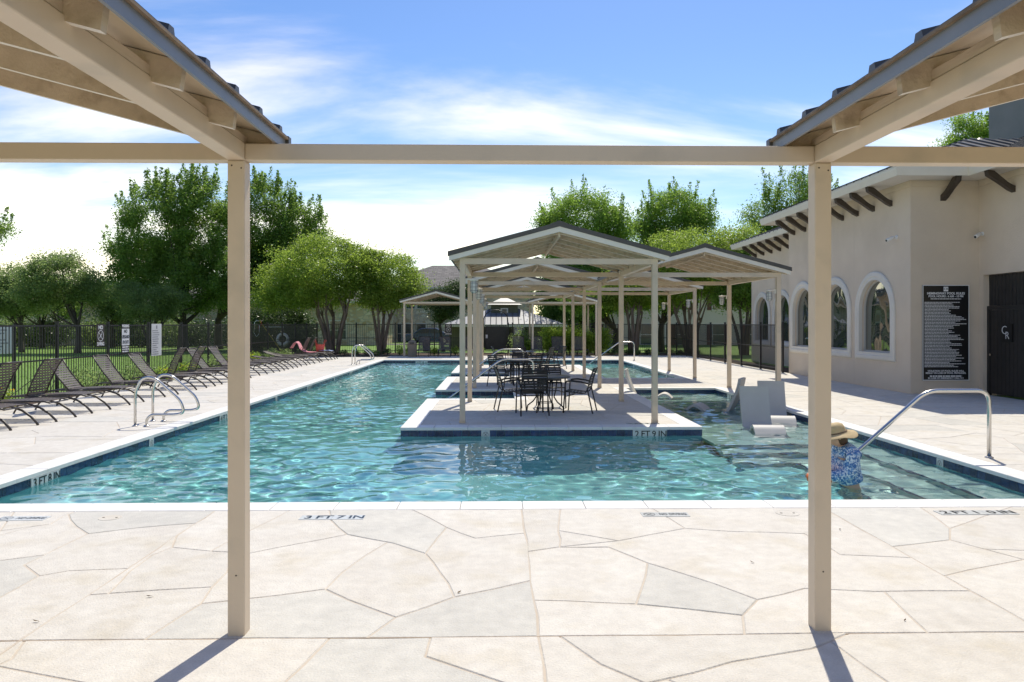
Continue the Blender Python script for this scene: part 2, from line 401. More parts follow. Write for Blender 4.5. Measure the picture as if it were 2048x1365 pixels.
def rsplit(p, amax, rng, depth=0):
    p = ccw(p)
    if area(p) < amax*rng.uniform(0.7, 1.7) or depth > 9: return [p]
    A = area(p); best = None
    for _ in range(40):
        i, j = rng.sample(range(len(p)), 2) if len(p) > 2 else (0, 1)
        ti, tj = rng.uniform(0.2, 0.8), rng.uniform(0.2, 0.8)
        a = (p[i][0]+(p[(i+1) % len(p)][0]-p[i][0])*ti, p[i][1]+(p[(i+1) % len(p)][1]-p[i][1])*ti)
        b = (p[j][0]+(p[(j+1) % len(p)][0]-p[j][0])*tj, p[j][1]+(p[(j+1) % len(p)][1]-p[j][1])*tj)
        l = sqrt((a[0]-b[0])**2+(a[1]-b[1])**2)
        if l < 0.2: continue
        k = rng.uniform(-0.16, 0.16); m_ = ((a[0]+b[0])/2 - (b[1]-a[1])*k, (a[1]+b[1])/2 + (b[0]-a[0])*k)
        if not inside(p, m_): continue
        s2 = split(p, [a, m_, b])
        if len(s2) < 2: continue
        r = min(area(s2[0]), area(s2[1]))/A
        if r < 0.28: continue
        sc = l*(1.3 - r)
        if best is None or sc < best[0]: best = (sc, s2)
    if best is None: return [p]
    return rsplit(best[1][0], amax, rng, depth+1) + rsplit(best[1][1], amax, rng, depth+1)
def inset(p, d):
    n = len(p); out = []
    for i in range(n):
        a, b, c = Vector(p[i-1]), Vector(p[i]), Vector(p[(i+1) % n])
        e1, e2 = (b-a), (c-b)
        if e1.length < 1e-6 or e2.length < 1e-6: out.append(tuple(b)); continue
        e1.normalize(); e2.normalize()
        n1_, n2_ = Vector((-e1.y, e1.x)), Vector((-e2.y, e2.x))
        h = n1_ + n2_; k = h.length_squared
        h = h*(2.0/k) if k > 0.5 else n1_
        out.append((b.x + h.x*d, b.y + h.y*d))
    return out
def wobble(p, rng, amp=0.012):
    out = []
    for i in range(len(p)):
        a, b = p[i], p[(i+1) % len(p)]; l = sqrt((a[0]-b[0])**2+(a[1]-b[1])**2)
        out.append(a)
        k = int(l/0.42)
        for j in range(1, k+1):
            t_ = j/(k+1); m_ = (a[0]+(b[0]-a[0])*t_, a[1]+(b[1]-a[1])*t_)
            # the same noise for both neighbours keeps the joint even
            w = noise.noise(Vector((m_[0]*1.7, m_[1]*1.7, 3.3)))*amp*2; w2 = noise.noise(Vector((m_[0]*1.7, m_[1]*1.7, 9.3)))*amp*2
            out.append((m_[0]+w, m_[1]+w2))
    return out
def lay(stones, parent, rng, gap=0.0048, z=0.0, grey=0.12, greys=()):
    for p in stones:
        q = wobble(ccw(p), rng)
        h = z + rng.uniform(-0.0015, 0.0015)
        r0, r1 = inset(q, gap), inset(q, gap + 0.006)
        n = len(q)
        vs_ = [(x, y, h-0.03) for x, y in r0] + [(x, y, h-0.006) for x, y in r0] + [(x, y, h) for x, y in r1]
        fs = [(i, (i+1) % n, n+(i+1) % n, n+i) for i in range(n)] + [(n+i, n+(i+1) % n, 2*n+(i+1) % n, 2*n+i) for i in range(n)] + [tuple(range(2*n, 3*n))]
        MB().add(vs_, fs).build('paving_stone', 'stone_grey' if (rng.random() < grey or any(inside(p, q_) for q_ in greys)) else 'stone', parent)

# ================================================================== SETTING
WL = -0.15                      # water level
PX0, PX1, PY0, PY1 = -5.63, 6.14, 7.65, 37.40
CW = 0.33                       # coping width

# lawn: one sheet to the horizon with the pool yard left open
g = MB()
BX0, BX1, BY0, BY1, FAR = -11.4, 12.0, -12.0, 46.9, 1200.0
zg = -0.035
for (a, b, c, d) in ((-FAR, BX0, -FAR, FAR), (BX1, FAR, -FAR, FAR), (BX0, BX1, BY1, FAR), (BX0, BX1, -FAR, BY0)):
    g.quad((a, c, zg), (b, c, zg), (b, d, zg), (a, d, zg))
tag(g.build('lawn', 'lawn'), kind='structure')

rng = random.Random(11)
def deck(name): return thing(name, None, None, kind='structure')
def base(parent, rects, z=-0.005):
    b_ = MB()
    for (x0, x1, y0, y1) in rects: b_.box(x0, x1, y0, y1, -0.12, z)
    b_.build('joint_bed', 'grout', parent)
def grid_panels(x0, x1, y0, y1, sx, sy):
    nx, ny = max(1, round((x1-x0)/sx)), max(1, round((y1-y0)/sy))
    return [[(x0+(x1-x0)*i/nx, y0+(y1-y0)*j/ny), (x0+(x1-x0)*(i+1)/nx, y0+(y1-y0)*j/ny), (x0+(x1-x0)*(i+1)/nx, y0+(y1-y0)*(j+1)/ny), (x0+(x1-x0)*i/nx, y0+(y1-y0)*(j+1)/ny)] for i in range(nx) for j in range(ny)]

# ---- front deck: joints read off the photograph, laid on the ground plane
def z4(*a): return [px(x/2.703, 860 + y/2.703) for x, y in a]
def z5(*a): return [px(560 + x/3.2, 960 + y/3.2) for x, y in a]
def z6(*a): return [px(1200 + x/2.415, 960 + y/2.415) for x, y in a]
VX = [-11.68, -8.70, -5.72, -2.74, 0.24, 3.22, 6.20, 9.18, 12.4]
HY_ = 4.36
YF = PY0 - CW + 0.02
def cell(i, y0, y1): return [(VX[i], y0), (VX[i+1], y0), (VX[i+1], y1), (VX[i], y1)]
def carve(poly, lines):
    polys = [ccw(poly)]
    for ln in lines:
        k = len(ln)//2
        m_ = ln[k] if len(ln) > 2 else ((ln[0][0]+ln[1][0])/2, (ln[0][1]+ln[1][1])/2)
        m2 = ((ln[k-1][0]+ln[k][0])/2, (ln[k-1][1]+ln[k][1])/2)
        for c in (m2, m_):
            hit = [p for p in polys if inside(p, c)]
            if hit: break
        if not hit: continue
        p = hit[0]; polys.remove(p); polys += split(p, ln)
    return polys
A = {}
A[2] = [z4((-300,590),(0,547),(270,510),(365,458)), z4((365,458),(410,520),(475,562),(740,530),(900,505)), z4((475,562),(20,695),(-300,760)), z4((20,695),(130,730),(210,790),(0,905),(-250,970)), z4((210,790),(370,762),(520,750))]
A[3] = [z4((870,575),(930,635),(1138,656),(1545,455)),
        z4((1138,656),(1350,667)) + z5((430,350),(330,262),(305,205)),
        z5((430,350),(720,405),(930,472),(1065,305),(835,212)),
        z5((1065,305),(1250,375),(1525,342)),
        z5((930,472),(1020,590),(1115,750),(1560,645)),
        z5((1115,750),(740,880),(565,988)),
        z5((740,880),(440,770),(290,700)) + z4((1500,895),(1085,940),(790,1125)),
        z4((930,635),(820,680),(700,765),(585,885),(430,893)),
        z4((585,885),(1145,850),(1225,770),(1250,667)),
        z4((1145,850),(1085,940)),
        z5((290,700),(400,590),(690,400))]
A[4] = [z5((1800,205),(1780,330),(1790,430)) + z6((90,295),(410,235),(290,185)),
        z5((1785,325)) + z6((90,295)),
        z5((1570,460),(1790,430)),
        z6((410,235),(640,250),(985,260),(1110,330),(1160,362),(1545,376)),
        z5((1790,430)) + z6((40,325),(230,402),(545,500),(760,580),(990,525),(1330,540),(1720,537)),
        z5((1620,770),(2040,785)) + z6((175,600),(690,655),(680,722)),
        z6((230,402),(175,600)), z6((760,580),(690,655)), z6((1380,545),(1535,704))]
A[5] = [z6((1560,138),(1690,235),(1690,290),(1510,322)), z6((1690,235),(2300,240)), z6((1690,290),(2048,385),(2300,460))]
B = {3: [z4((120,1147),(60,1240),(10,1400)), z5((965,1000),(930,1130),(880,1400)), z4((1330,1120),(1160,1240),(1070,1340),(1000,1500))],
     4: [z5((1790,1005),(2048,1180)) + z6((220,985),(400,1100)), z6((1200,745),(1030,815),(640,880),(450,935),(320,1000))]}
front = deck('front_deck')
base(front, [(-11.7, 12.4, -6.0, YF)])
stones = []
for i in range(len(VX)-1):
    for (y0, y1, tr) in ((HY_, YF, A), (1.4, HY_, B), (-2.0, 1.4, {})):
        if tr is not A and (i < 2 or i > 5): continue
        ps = carve(cell(i, y0, y1), tr.get(i, []))
        for p in ps: stones += rsplit(p, 2.3 if tr else 1.9, rng)
lay(stones, front, rng, grey=0.0, greys=[px(240, 1040), px(820, 1075), px(975, 1225), px(1370, 1190), px(20, 1140), px(640, 1235), px(1790, 1060), px(720, 1330)])

jn = MB()
jn.box(-8.7, 9.18, HY_-0.005, HY_+0.005, -0.02, -0.0025); jn.build('expansion_joint', 'sealant', front)
for x_ in VX[2:7]: MB().box(x_-0.007, x_+0.007, -2.0, YF, -0.02, -0.0031).build('expansion_joint', 'grout', front)

# ---- the other decks
left = deck('left_deck'); base(left, [(-10.45, PX0-CW+0.02, YF, 40.6)])
st = []
for p in grid_panels(-10.45, PX0-CW+0.02, YF, 40.6, 2.3, 3.2): st += rsplit(p, 1.15, rng)
lay(st, left, rng)
right = deck('right_deck'); base(right, [(PX1+CW-0.02, 12.48, YF, 19.18), (PX1+CW-0.02, 10.66, 19.18, 42.0)])
st = []
for p in grid_panels(PX1+CW-0.02, 12.48, YF, 19.18, 3.0, 3.0): st += rsplit(p, 1.2, rng)
for p in grid_panels(PX1+CW-0.02, 10.66, 19.18, 42.0, 2.2, 3.2): st += rsplit(p, 1.3, rng)
lay(st, right, rng)
far = deck('far_deck'); base(far, [(PX0-CW+0.02, PX1+CW-0.02, PY1+CW-0.02, 42.0)])
st = []
for p in grid_panels(PX0-CW+0.02, PX1+CW-0.02, PY1+CW-0.02, 42.0, 3.0, 2.2): st += rsplit(p, 1.6, rng)
lay(st, far, rng)

# ---- planting beds
beds = thing('planting_bed', None, None, kind='structure')
bb = MB()
bb.box(-11.42, -10.45, -2, 46.95, -0.2, -0.02); bb.box(-10.45, PX0-CW+0.02, 40.6, 46.95, -0.2, -0.02); bb.box(PX0-CW+0.02, 12.02, 42.0, 46.95, -0.2, -0.02)
bb.box(10.66, 12.02, 27.4, 42.0, -0.2, -0.02)
bb.build('mulch', 'mulch', beds)

# ---- pool: island comb, walls, floor, steps
IX0, IX1, NX = -1.67, 3.60, 0.45
FY = [(13.13, 18.12), (20.56, 25.55), (27.61, 32.73)]
BRY = (21.0, 24.9)
pool = thing('pool_basin', None, None, kind='structure')
w = MB()
t_ = 0.25
w.box(PX0-t_, PX0, PY0-t_, PY1+t_, -1.6, -0.055); w.box(PX1, PX1+t_, PY0-t_, PY1+t_, -1.6, -0.055)
w.box(PX0, PX1, PY0-t_, PY0, -1.6, -0.055); w.box(PX0, PX1, PY1, PY1+t_, -1.6, -0.055)
w.build('wall', 'plaster', pool)
w = MB()
w.box(NX, IX1, FY[0][0], FY[2][1], -1.6, -0.055)
for a, b in FY: w.box(IX0, NX, a, b, -1.6, -0.055)
w.box(IX1, PX1, BRY[0], BRY[1], -1.6, -0.055)
w.build('island_wall', 'plaster', pool)
fl = MB(); fl.quad((PX0, PY0, -1.28), (PX1, PY0, -1.0), (PX1, PY1, -1.0), (PX0, PY1, -1.28)); fl.build('floor', 'plaster', pool)
nose = MB()
for k, (z, c) in enumerate(((-0.36, 'plaster_pale'), (-0.62, 'plaster_pale'), (-0.84, 'plaster_pale'))):
    xs, ys = 5.60 - 0.55*k, 12.30 - 0.55*k
    s_ = MB()
    s_.prism([(xs, PY0), (PX1, PY0), (PX1, BRY[0]), (IX1, BRY[0]), (IX1, ys), (xs, ys)], -1.5 - 0.01*k, z, 'z')
    s_.build('step', c, pool)
    nose.box(xs-0.004, xs+0.035, PY0, ys, z-0.035, z+0.004); nose.box(IX1, xs-0.004, ys-0.004, ys+0.035, z-0.035, z+0.004)
nose.build('step_nosing', 'tile_blue', pool)
s_ = MB()
for k in range(3):
    s_.box(IX1, PX1, BRY[1], 34.0 - 0.6*k + 0.0, -1.4 - 0.01*k, -1.0 + 0.2*(k+1)) if k < 1 else None
s_.build('step', 'plaster_pale', pool)
for (a, b) in ((18.12, 20.56), (25.55, 27.61)):       # entry steps in the two notches of the island
    for k, z in enumerate((-0.42, -0.72, -1.0)):
        MB().box(NX - 0.55*(k+1) , NX - 0.55*k, a, b, -1.5, z).build('step', 'plaster_pale', pool)
        MB().box(NX - 0.55*(k+1) - 0.004, NX - 0.55*(k+1) + 0.05, a, b, z-0.05, z+0.004).build('step_nosing', 'tile_blue', pool)

# ---- coping, each slab a piece
_cop = {}
def slab(x0, x1, y0, y1):
    w_, d_ = round(x1-x0, 3), round(y1-y0, 3)
    if (w_, d_) not in _cop:
        a, b, e = w_/2-0.0025, d_/2-0.0025, 0.006
        _cop[(w_, d_)] = MB().add([(-a,-b,-0.052),(a,-b,-0.052),(a,b,-0.052),(-a,b,-0.052),(-a,-b,-e),(a,-b,-e),(a,b,-e),(-a,b,-e),(-a+e,-b+e,0),(a-e,-b+e,0),(a-e,b-e,0),(-a+e,b-e,0)],
            [(3,2,1,0),(0,1,5,4),(1,2,6,5),(2,3,7,6),(3,0,4,7),(4,5,9,8),(5,6,10,9),(6,7,11,10),(7,4,8,11),(8,9,10,11)]).mesh('coping_slab', 'coping')
    link('coping_slab', _cop[(w_, d_)], pool, ((x0+x1)/2, (y0+y1)/2, 0.002))
def run_x(y, a, b, s, ):          # coping along X at wall line y, lying on side s (+1: towards +Y)
    y0, y1 = (y-0.02, y+CW-0.02) if s > 0 else (y-CW+0.02, y+0.02)
    n = max(1, round((b-a)/0.61))
    for i in range(n): slab(a+(b-a)*i/n, a+(b-a)*(i+1)/n, y0, y1)
def run_y(x, a, b, s):
    x0, x1 = (x-0.02, x+CW-0.02) if s > 0 else (x-CW+0.02, x+0.02)
    n = max(1, round((b-a)/0.61))
    for i in range(n): slab(x0, x1, a+(b-a)*i/n, a+(b-a)*(i+1)/n)
o = 0.02; c = CW - 0.02
run_x(PY0, PX0-c, PX1+c, -1); run_x(PY1, PX0-c, PX1+c, 1)
run_y(PX0, PY0+o, PY1-o, -1); run_y(PX1, PY0+o, BRY[0]-o, 1); run_y(PX1, BRY[1]+o, PY1-o, 1)
run_x(BRY[0], IX1+o, PX1+c, 1); run_x(BRY[1], IX1+o, PX1+c, -1)
run_y(IX1, FY[0][0]+c, BRY[0]+c, -1); run_y(IX1, BRY[1]-c, FY[2][1]-c, -1)
run_x(FY[0][0], IX0-o, IX1+o, 1); run_x(FY[2][1], IX0-o, IX1+o, -1)
for k, (a, b) in enumerate(FY):
    run_y(IX0, a+c, b-c, 1)
    if k > 0: run_x(a, IX0-o, NX-o, 1)
    if k < 2: run_x(b, IX0-o, NX-o, -1)
for (a, b) in ((FY[0][1], FY[1][0]), (FY[1][1], FY[2][0])): run_y(NX, a-c, b+c, 1)
# island paving
isl = deck('island_deck')
rects = [(IX0+c, IX1-c, FY[0][0]+c, FY[0][1]-c), (NX+c, IX1-c, FY[0][1]-c, FY[1][0]+c), (IX0+c, IX1-c, FY[1][0]+c, FY[1][1]-c), (NX+c, IX1-c, FY[1][1]-c, FY[2][0]+c), (IX0+c, IX1-c, FY[2][0]+c, FY[2][1]-c), (IX1-c, PX1+c, BRY[0]+c, BRY[1]-c)]
base(isl, [(a, b, c_, d) for (a, b, c_, d) in rects])
st = []
for (a, b, c_, d) in rects:
    for p in grid_panels(a, b, c_, d, 2.6, 2.6): st += rsplit(p, 0.9, rng)
lay(st, isl, rng)

# ---- waterline tiles (0.15 m), single pieces where they show, joined far off
TS = 0.15
_tx = MB().box(-TS/2+0.002, TS/2-0.002, -0.006, 0.006, -0.201, -0.0525).mesh('waterline_tile', 'tile_blue')
_ty = MB().box(-0.006, 0.006, -TS/2+0.002, TS/2-0.002, -0.201, -0.0525).mesh('waterline_tile', 'tile_blue')
far_t = MB(); ntile = [0]
def tiles_x(y, a, b, single):
    n = round((b-a)/TS)
    for i in range(n):
        x = a+(b-a)*(i+0.5)/n
        if single and ntile[0] < 298: link('waterline_tile', _tx, pool, (x, y, 0)); ntile[0] += 1
        else: far_t.box(x-TS/2+0.003, x+TS/2-0.003, y-0.006, y+0.006, -0.201, -0.0525)
def tiles_y(x, a, b, single_to=-1):
    n = round((b-a)/TS)
    for i in range(n):
        y = a+(b-a)*(i+0.5)/n
        if y < single_to and ntile[0] < 298: link('waterline_tile', _ty, pool, (x, y, 0)); ntile[0] += 1
        else: far_t.box(x-0.006, x+0.006, y-TS/2+0.003, y+TS/2-0.003, -0.201, -0.0525)
tiles_x(FY[0][0]-0.006, IX0, IX1, True); tiles_x(FY[1][0]-0.006, IX0, NX, True); tiles_x(FY[2][0]-0.006, IX0, NX, True)
tiles_x(BRY[0]-0.006, IX1, PX1, True)
tiles_y(PX1-0.006, PY0, BRY[0], 21.0); tiles_y(PX0+0.006, PY0, PY1, 23.0)
tiles_y(IX1+0.006, FY[0][0], BRY[0]); tiles_y(IX0-0.006, FY[0][0], FY[0][1]); tiles_y(IX0-0.006, *FY[1]); tiles_y(IX0-0.006, *FY[2])
tiles_x(PY1-0.006, PX0, PX1, False); tiles_y(PX1-0.006, BRY[1], PY1); tiles_y(NX-0.006, FY[0][1], FY[1][0])
tag(far_t.build('far_waterline_tile', 'tile_blue', pool), kind='stuff')

# ---- depth markers: white tiles with black figures
def marker_wall(words, x, y, face, size=0.15):
    """face: '-y' looks at the camera, '+x' looks right, '-x' looks left"""
    n = len(words)
    for i, s in enumerate(words):
        off = (i - (n-1)/2)*TS
        if face == '-y': p = (x+off, y-0.009, 0); rot = (R(90), 0, 0); me = _mx
        elif face == '+x': p = (x+0.009, y+off, 0); rot = (R(90), 0, R(90)); me = _my
        else: p = (x-0.009, y-off, 0); rot = (R(90), 0, R(-90)); me = _my
        tl = link('marker_tile', me, pool, p)
        if s == 'nd': nodive(tl, rot, 0.05, face)
        elif s.strip():
            d = {'-y': (0, -0.0075, -0.125), '+x': (0.0075, 0, -0.125), '-x': (-0.0075, 0, -0.125)}[face]
            text(s, 0.15, 'tile_black', tl, d, rot, 'figure', bold=0.002)
_mx = MB().box(-TS/2+0.001, TS/2-0.001, -0.006, 0.006, -0.2005, -0.0525).mesh('marker_tile', 'tile_white')
_my = MB().box(-0.006, 0.006, -TS/2+0.001, TS/2-0.001, -0.2005, -0.0525).mesh('marker_tile', 'tile_white')
def ring2d(r, n=24, w_=0.12):
    m_ = MB()
    for i in range(n):
        a, b = 2*pi*i/n, 2*pi*(i+1)/n
        m_.quad((cos(a)*r, sin(a)*r, 0), (cos(b)*r, sin(b)*r, 0), (cos(b)*r*(1-w_), sin(b)*r*(1-w_), 0), (cos(a)*r*(1-w_), sin(a)*r*(1-w_), 0))
    s2 = r*(1-w_/2)*0.7071; k = r*w_*0.5
    m_.quad((-s2-k*0.7, s2-k*0.7, 0), (-s2+k*0.7, s2+k*0.7, 0), (s2+k*0.7, -s2+k*0.7, 0), (s2-k*0.7, -s2-k*0.7, 0))
    # little diver
    m_.quad((-0.45*r, -0.35*r, 0.0005), (-0.38*r, -0.47*r, 0.0005), (0.35*r, 0.22*r, 0.0005), (0.24*r, 0.36*r, 0.0005))
    m_.quad((0.28*r, 0.38*r, 0.0005), (0.45*r, 0.38*r, 0.0005), (0.45*r, 0.55*r, 0.0005), (0.28*r, 0.55*r, 0.0005))
    return m_
def nodive(parent, rot, r, face, m='tile_black', loc=None, name='no_diving_symbol'):
    d = loc or {'-y': (0, -0.0085, -0.127), '+x': (0.0085, 0, -0.127), '-x': (-0.0085, 0, -0.127)}[face]
    return link(name, ring2d(r).mesh(name, m), parent, d, rot)
FT = lambda a, b: [a, 'FT', b, 'IN']
marker_wall(FT('2', '9'), 2.68, FY[0][0]-0.006, '-y')
marker_wall(['nd'], -0.20, FY[0][0]-0.006, '-y')
marker_wall(FT('3', '8'), PX0+0.006, 9.45, '+x')
marker_wall(['nd'], PX0+0.006, 12.3, '+x')
marker_wall(FT('4', '2'), PX0+0.006, 15.6, '+x'); marker_wall(FT('4', '0'), PX0+0.006, 22.6, '+x'); marker_wall(['nd'], PX0+0.006, 19.2, '+x')
marker_wall(['nd'], PX0+0.006, 26.0, '+x'); marker_wall(FT('3', '8'), PX0+0.006, 29.0, '+x'); marker_wall(['nd'], PX0+0.006, 33.0, '+x')
marker_wall(['nd'], PX1-0.006, 10.25, '-x')
marker_wall([' ', '1', '0'], PX1-0.006, 19.6, '-x')
marker_wall(['3', 'FT', '8', 'nd'], -3.75, PY1-0.006, '-y')
marker_wall([' '], PX1-0.006, 27.0, '-x'); marker_wall([' ', ' '], PX1-0.006, 29.6, '-x'); marker_wall([' '], PX1-0.006, 33.5, '-x')

# deck markers set flat in the paving
def marker_deck(parts, x, y, rz=0.0, wtile=0.15, parent=front):
    n = len(parts)
    for i, s in enumerate(parts):
        off = (i-(n-1)/2)*wtile
        p = (x + off*cos(rz), y + off*sin(rz), 0.003)
        tl = link('marker_tile', _md, parent, p, (0, 0, rz))
        if s == 'nd': nodive(tl, (0, 0, 0), 0.055, None, loc=(0, 0, 0.0035))
        elif s.strip(): text(s, 0.15, 'tile_black', tl, (0, 0, 0.003), (0, 0, 0), 'figure', bold=0.003, depth=0.0005)
_md = MB().box(-0.074, 0.074, -0.074, 0.074, -0.02, 0.002).mesh('marker_tile', 'tile_white')
_ml = MB().box(-0.149, 0.149, -0.074, 0.074, -0.02, 0.002).mesh('marker_tile', 'tile_white')
p = px(665, 1036); marker_deck(FT('3', '7'), p[0], p[1])
p = px(1952, 1026); marker_deck(['2', 'FT', '1', '0', 'IN'], p[0], p[1])
for (qx, qy) in ((46, 1038), (1330, 1030)):
    p = px(qx, qy)
    marker_deck(['nd'], p[0]-0.15, p[1])
    tl = link('marker_tile', _ml, front, (p[0]+0.075, p[1], 0.003))
    text('NO DIVING', 0.10, 'tile_black', tl, (0, 0, 0.003), (0, 0, 0), 'figure', squeeze=0.5, bold=0.002, depth=0.0005)
p = px(1298, 849); marker_deck(FT('2', '9'), p[0]-0.1, p[1]+0.05, parent=isl)
p = px(8, 937); marker_deck(FT('3', '8'), p[0]-0.35, p[1], R(90), parent=left)
# skimmer lids and a drain in the paving
for (qx, qy, r) in ((1575, 1027, 0.11), (220, 1036, 0.10)):
    p = px(qx, qy)
    lid = MB().lathe([(r, -0.01), (r, 0.003), (r-0.008, 0.004), (r-0.014, 0.0025)], (p[0], p[1], 0), 28).build('skimmer_lid', 'stone', front)
    hole = MB()
    for s in (-1, 1): hole.lathe([(0.012, 0), (0.012, 0.001)], (p[0]+s*0.06, p[1], 0.0028), 10)
    hole.build('lid_hole', 'dark_joint', lid)

# ---- water surface with real ripples
import numpy as np
step = 0.042
nx, ny = int((PX1-PX0)/step)+1, int((PY1-PY0)/step)+1
gx, gy = np.meshgrid(np.linspace(PX0, PX1, nx), np.linspace(PY0, PY1, ny))
rs = np.random.RandomState(3); hgt = np.zeros_like(gx)
# patchy breeze: ripples stronger in places
patch = np.zeros_like(gx)
for k in range(8):
    a = rs.uniform(0, 2*pi); kk = 2*pi/rs.uniform(3, 9); patch += np.sin(kk*(cos(a)*gx+sin(a)*gy)+rs.uniform(0, 6.3))
patch = np.clip(1.0 + 0.24*patch, 0.45, 1.6)
for k in range(46):
    lam = 0.17*(0.72/0.17)**rs.uniform(0, 1); a = rs.normal(1.35, 0.85)
    kk = 2*pi/lam; am = 0.0160*lam/(2*pi)*rs.uniform(0.6, 1.3)
    wob = 0.35*np.sin(1.1*gx*sin(k)+0.9*gy*cos(k)+k)
    hgt += am*np.sin(kk*(cos(a)*gx + sin(a)*gy) + rs.uniform(0, 6.3) + wob)
hgt *= patch
co = np.stack([gx, gy, hgt], -1).reshape(-1, 3)
idx = np.arange(nx*ny).reshape(ny, nx)
fc = np.stack([idx[:-1, :-1], idx[:-1, 1:], idx[1:, 1:], idx[1:, :-1]], -1).reshape(-1, 4)
me = bpy.data.meshes.new('pool_water')
me.vertices.add(len(co)); me.vertices.foreach_set('co', co.ravel())
me.loops.add(fc.size); me.loops.foreach_set('vertex_index', fc.ravel())
me.polygons.add(len(fc)); me.polygons.foreach_set('loop_start', np.arange(0, fc.size, 4)); me.polygons.foreach_set('loop_total', np.full(len(fc), 4))
me.update(); me.validate(); me.polygons.foreach_set('use_smooth', [True]*len(fc))
me.materials.append(MATS['water'])
water = link('pool_water', me, None, (0, 0, WL)); water['kind'] = 'structure'
# sunlight reaches the floor through the waves as real refracted light
sun.cycles.is_caustics_light = True
water.cycles.is_caustics_caster = True
for ch in pool.children: ch.cycles.is_caustics_receiver = True

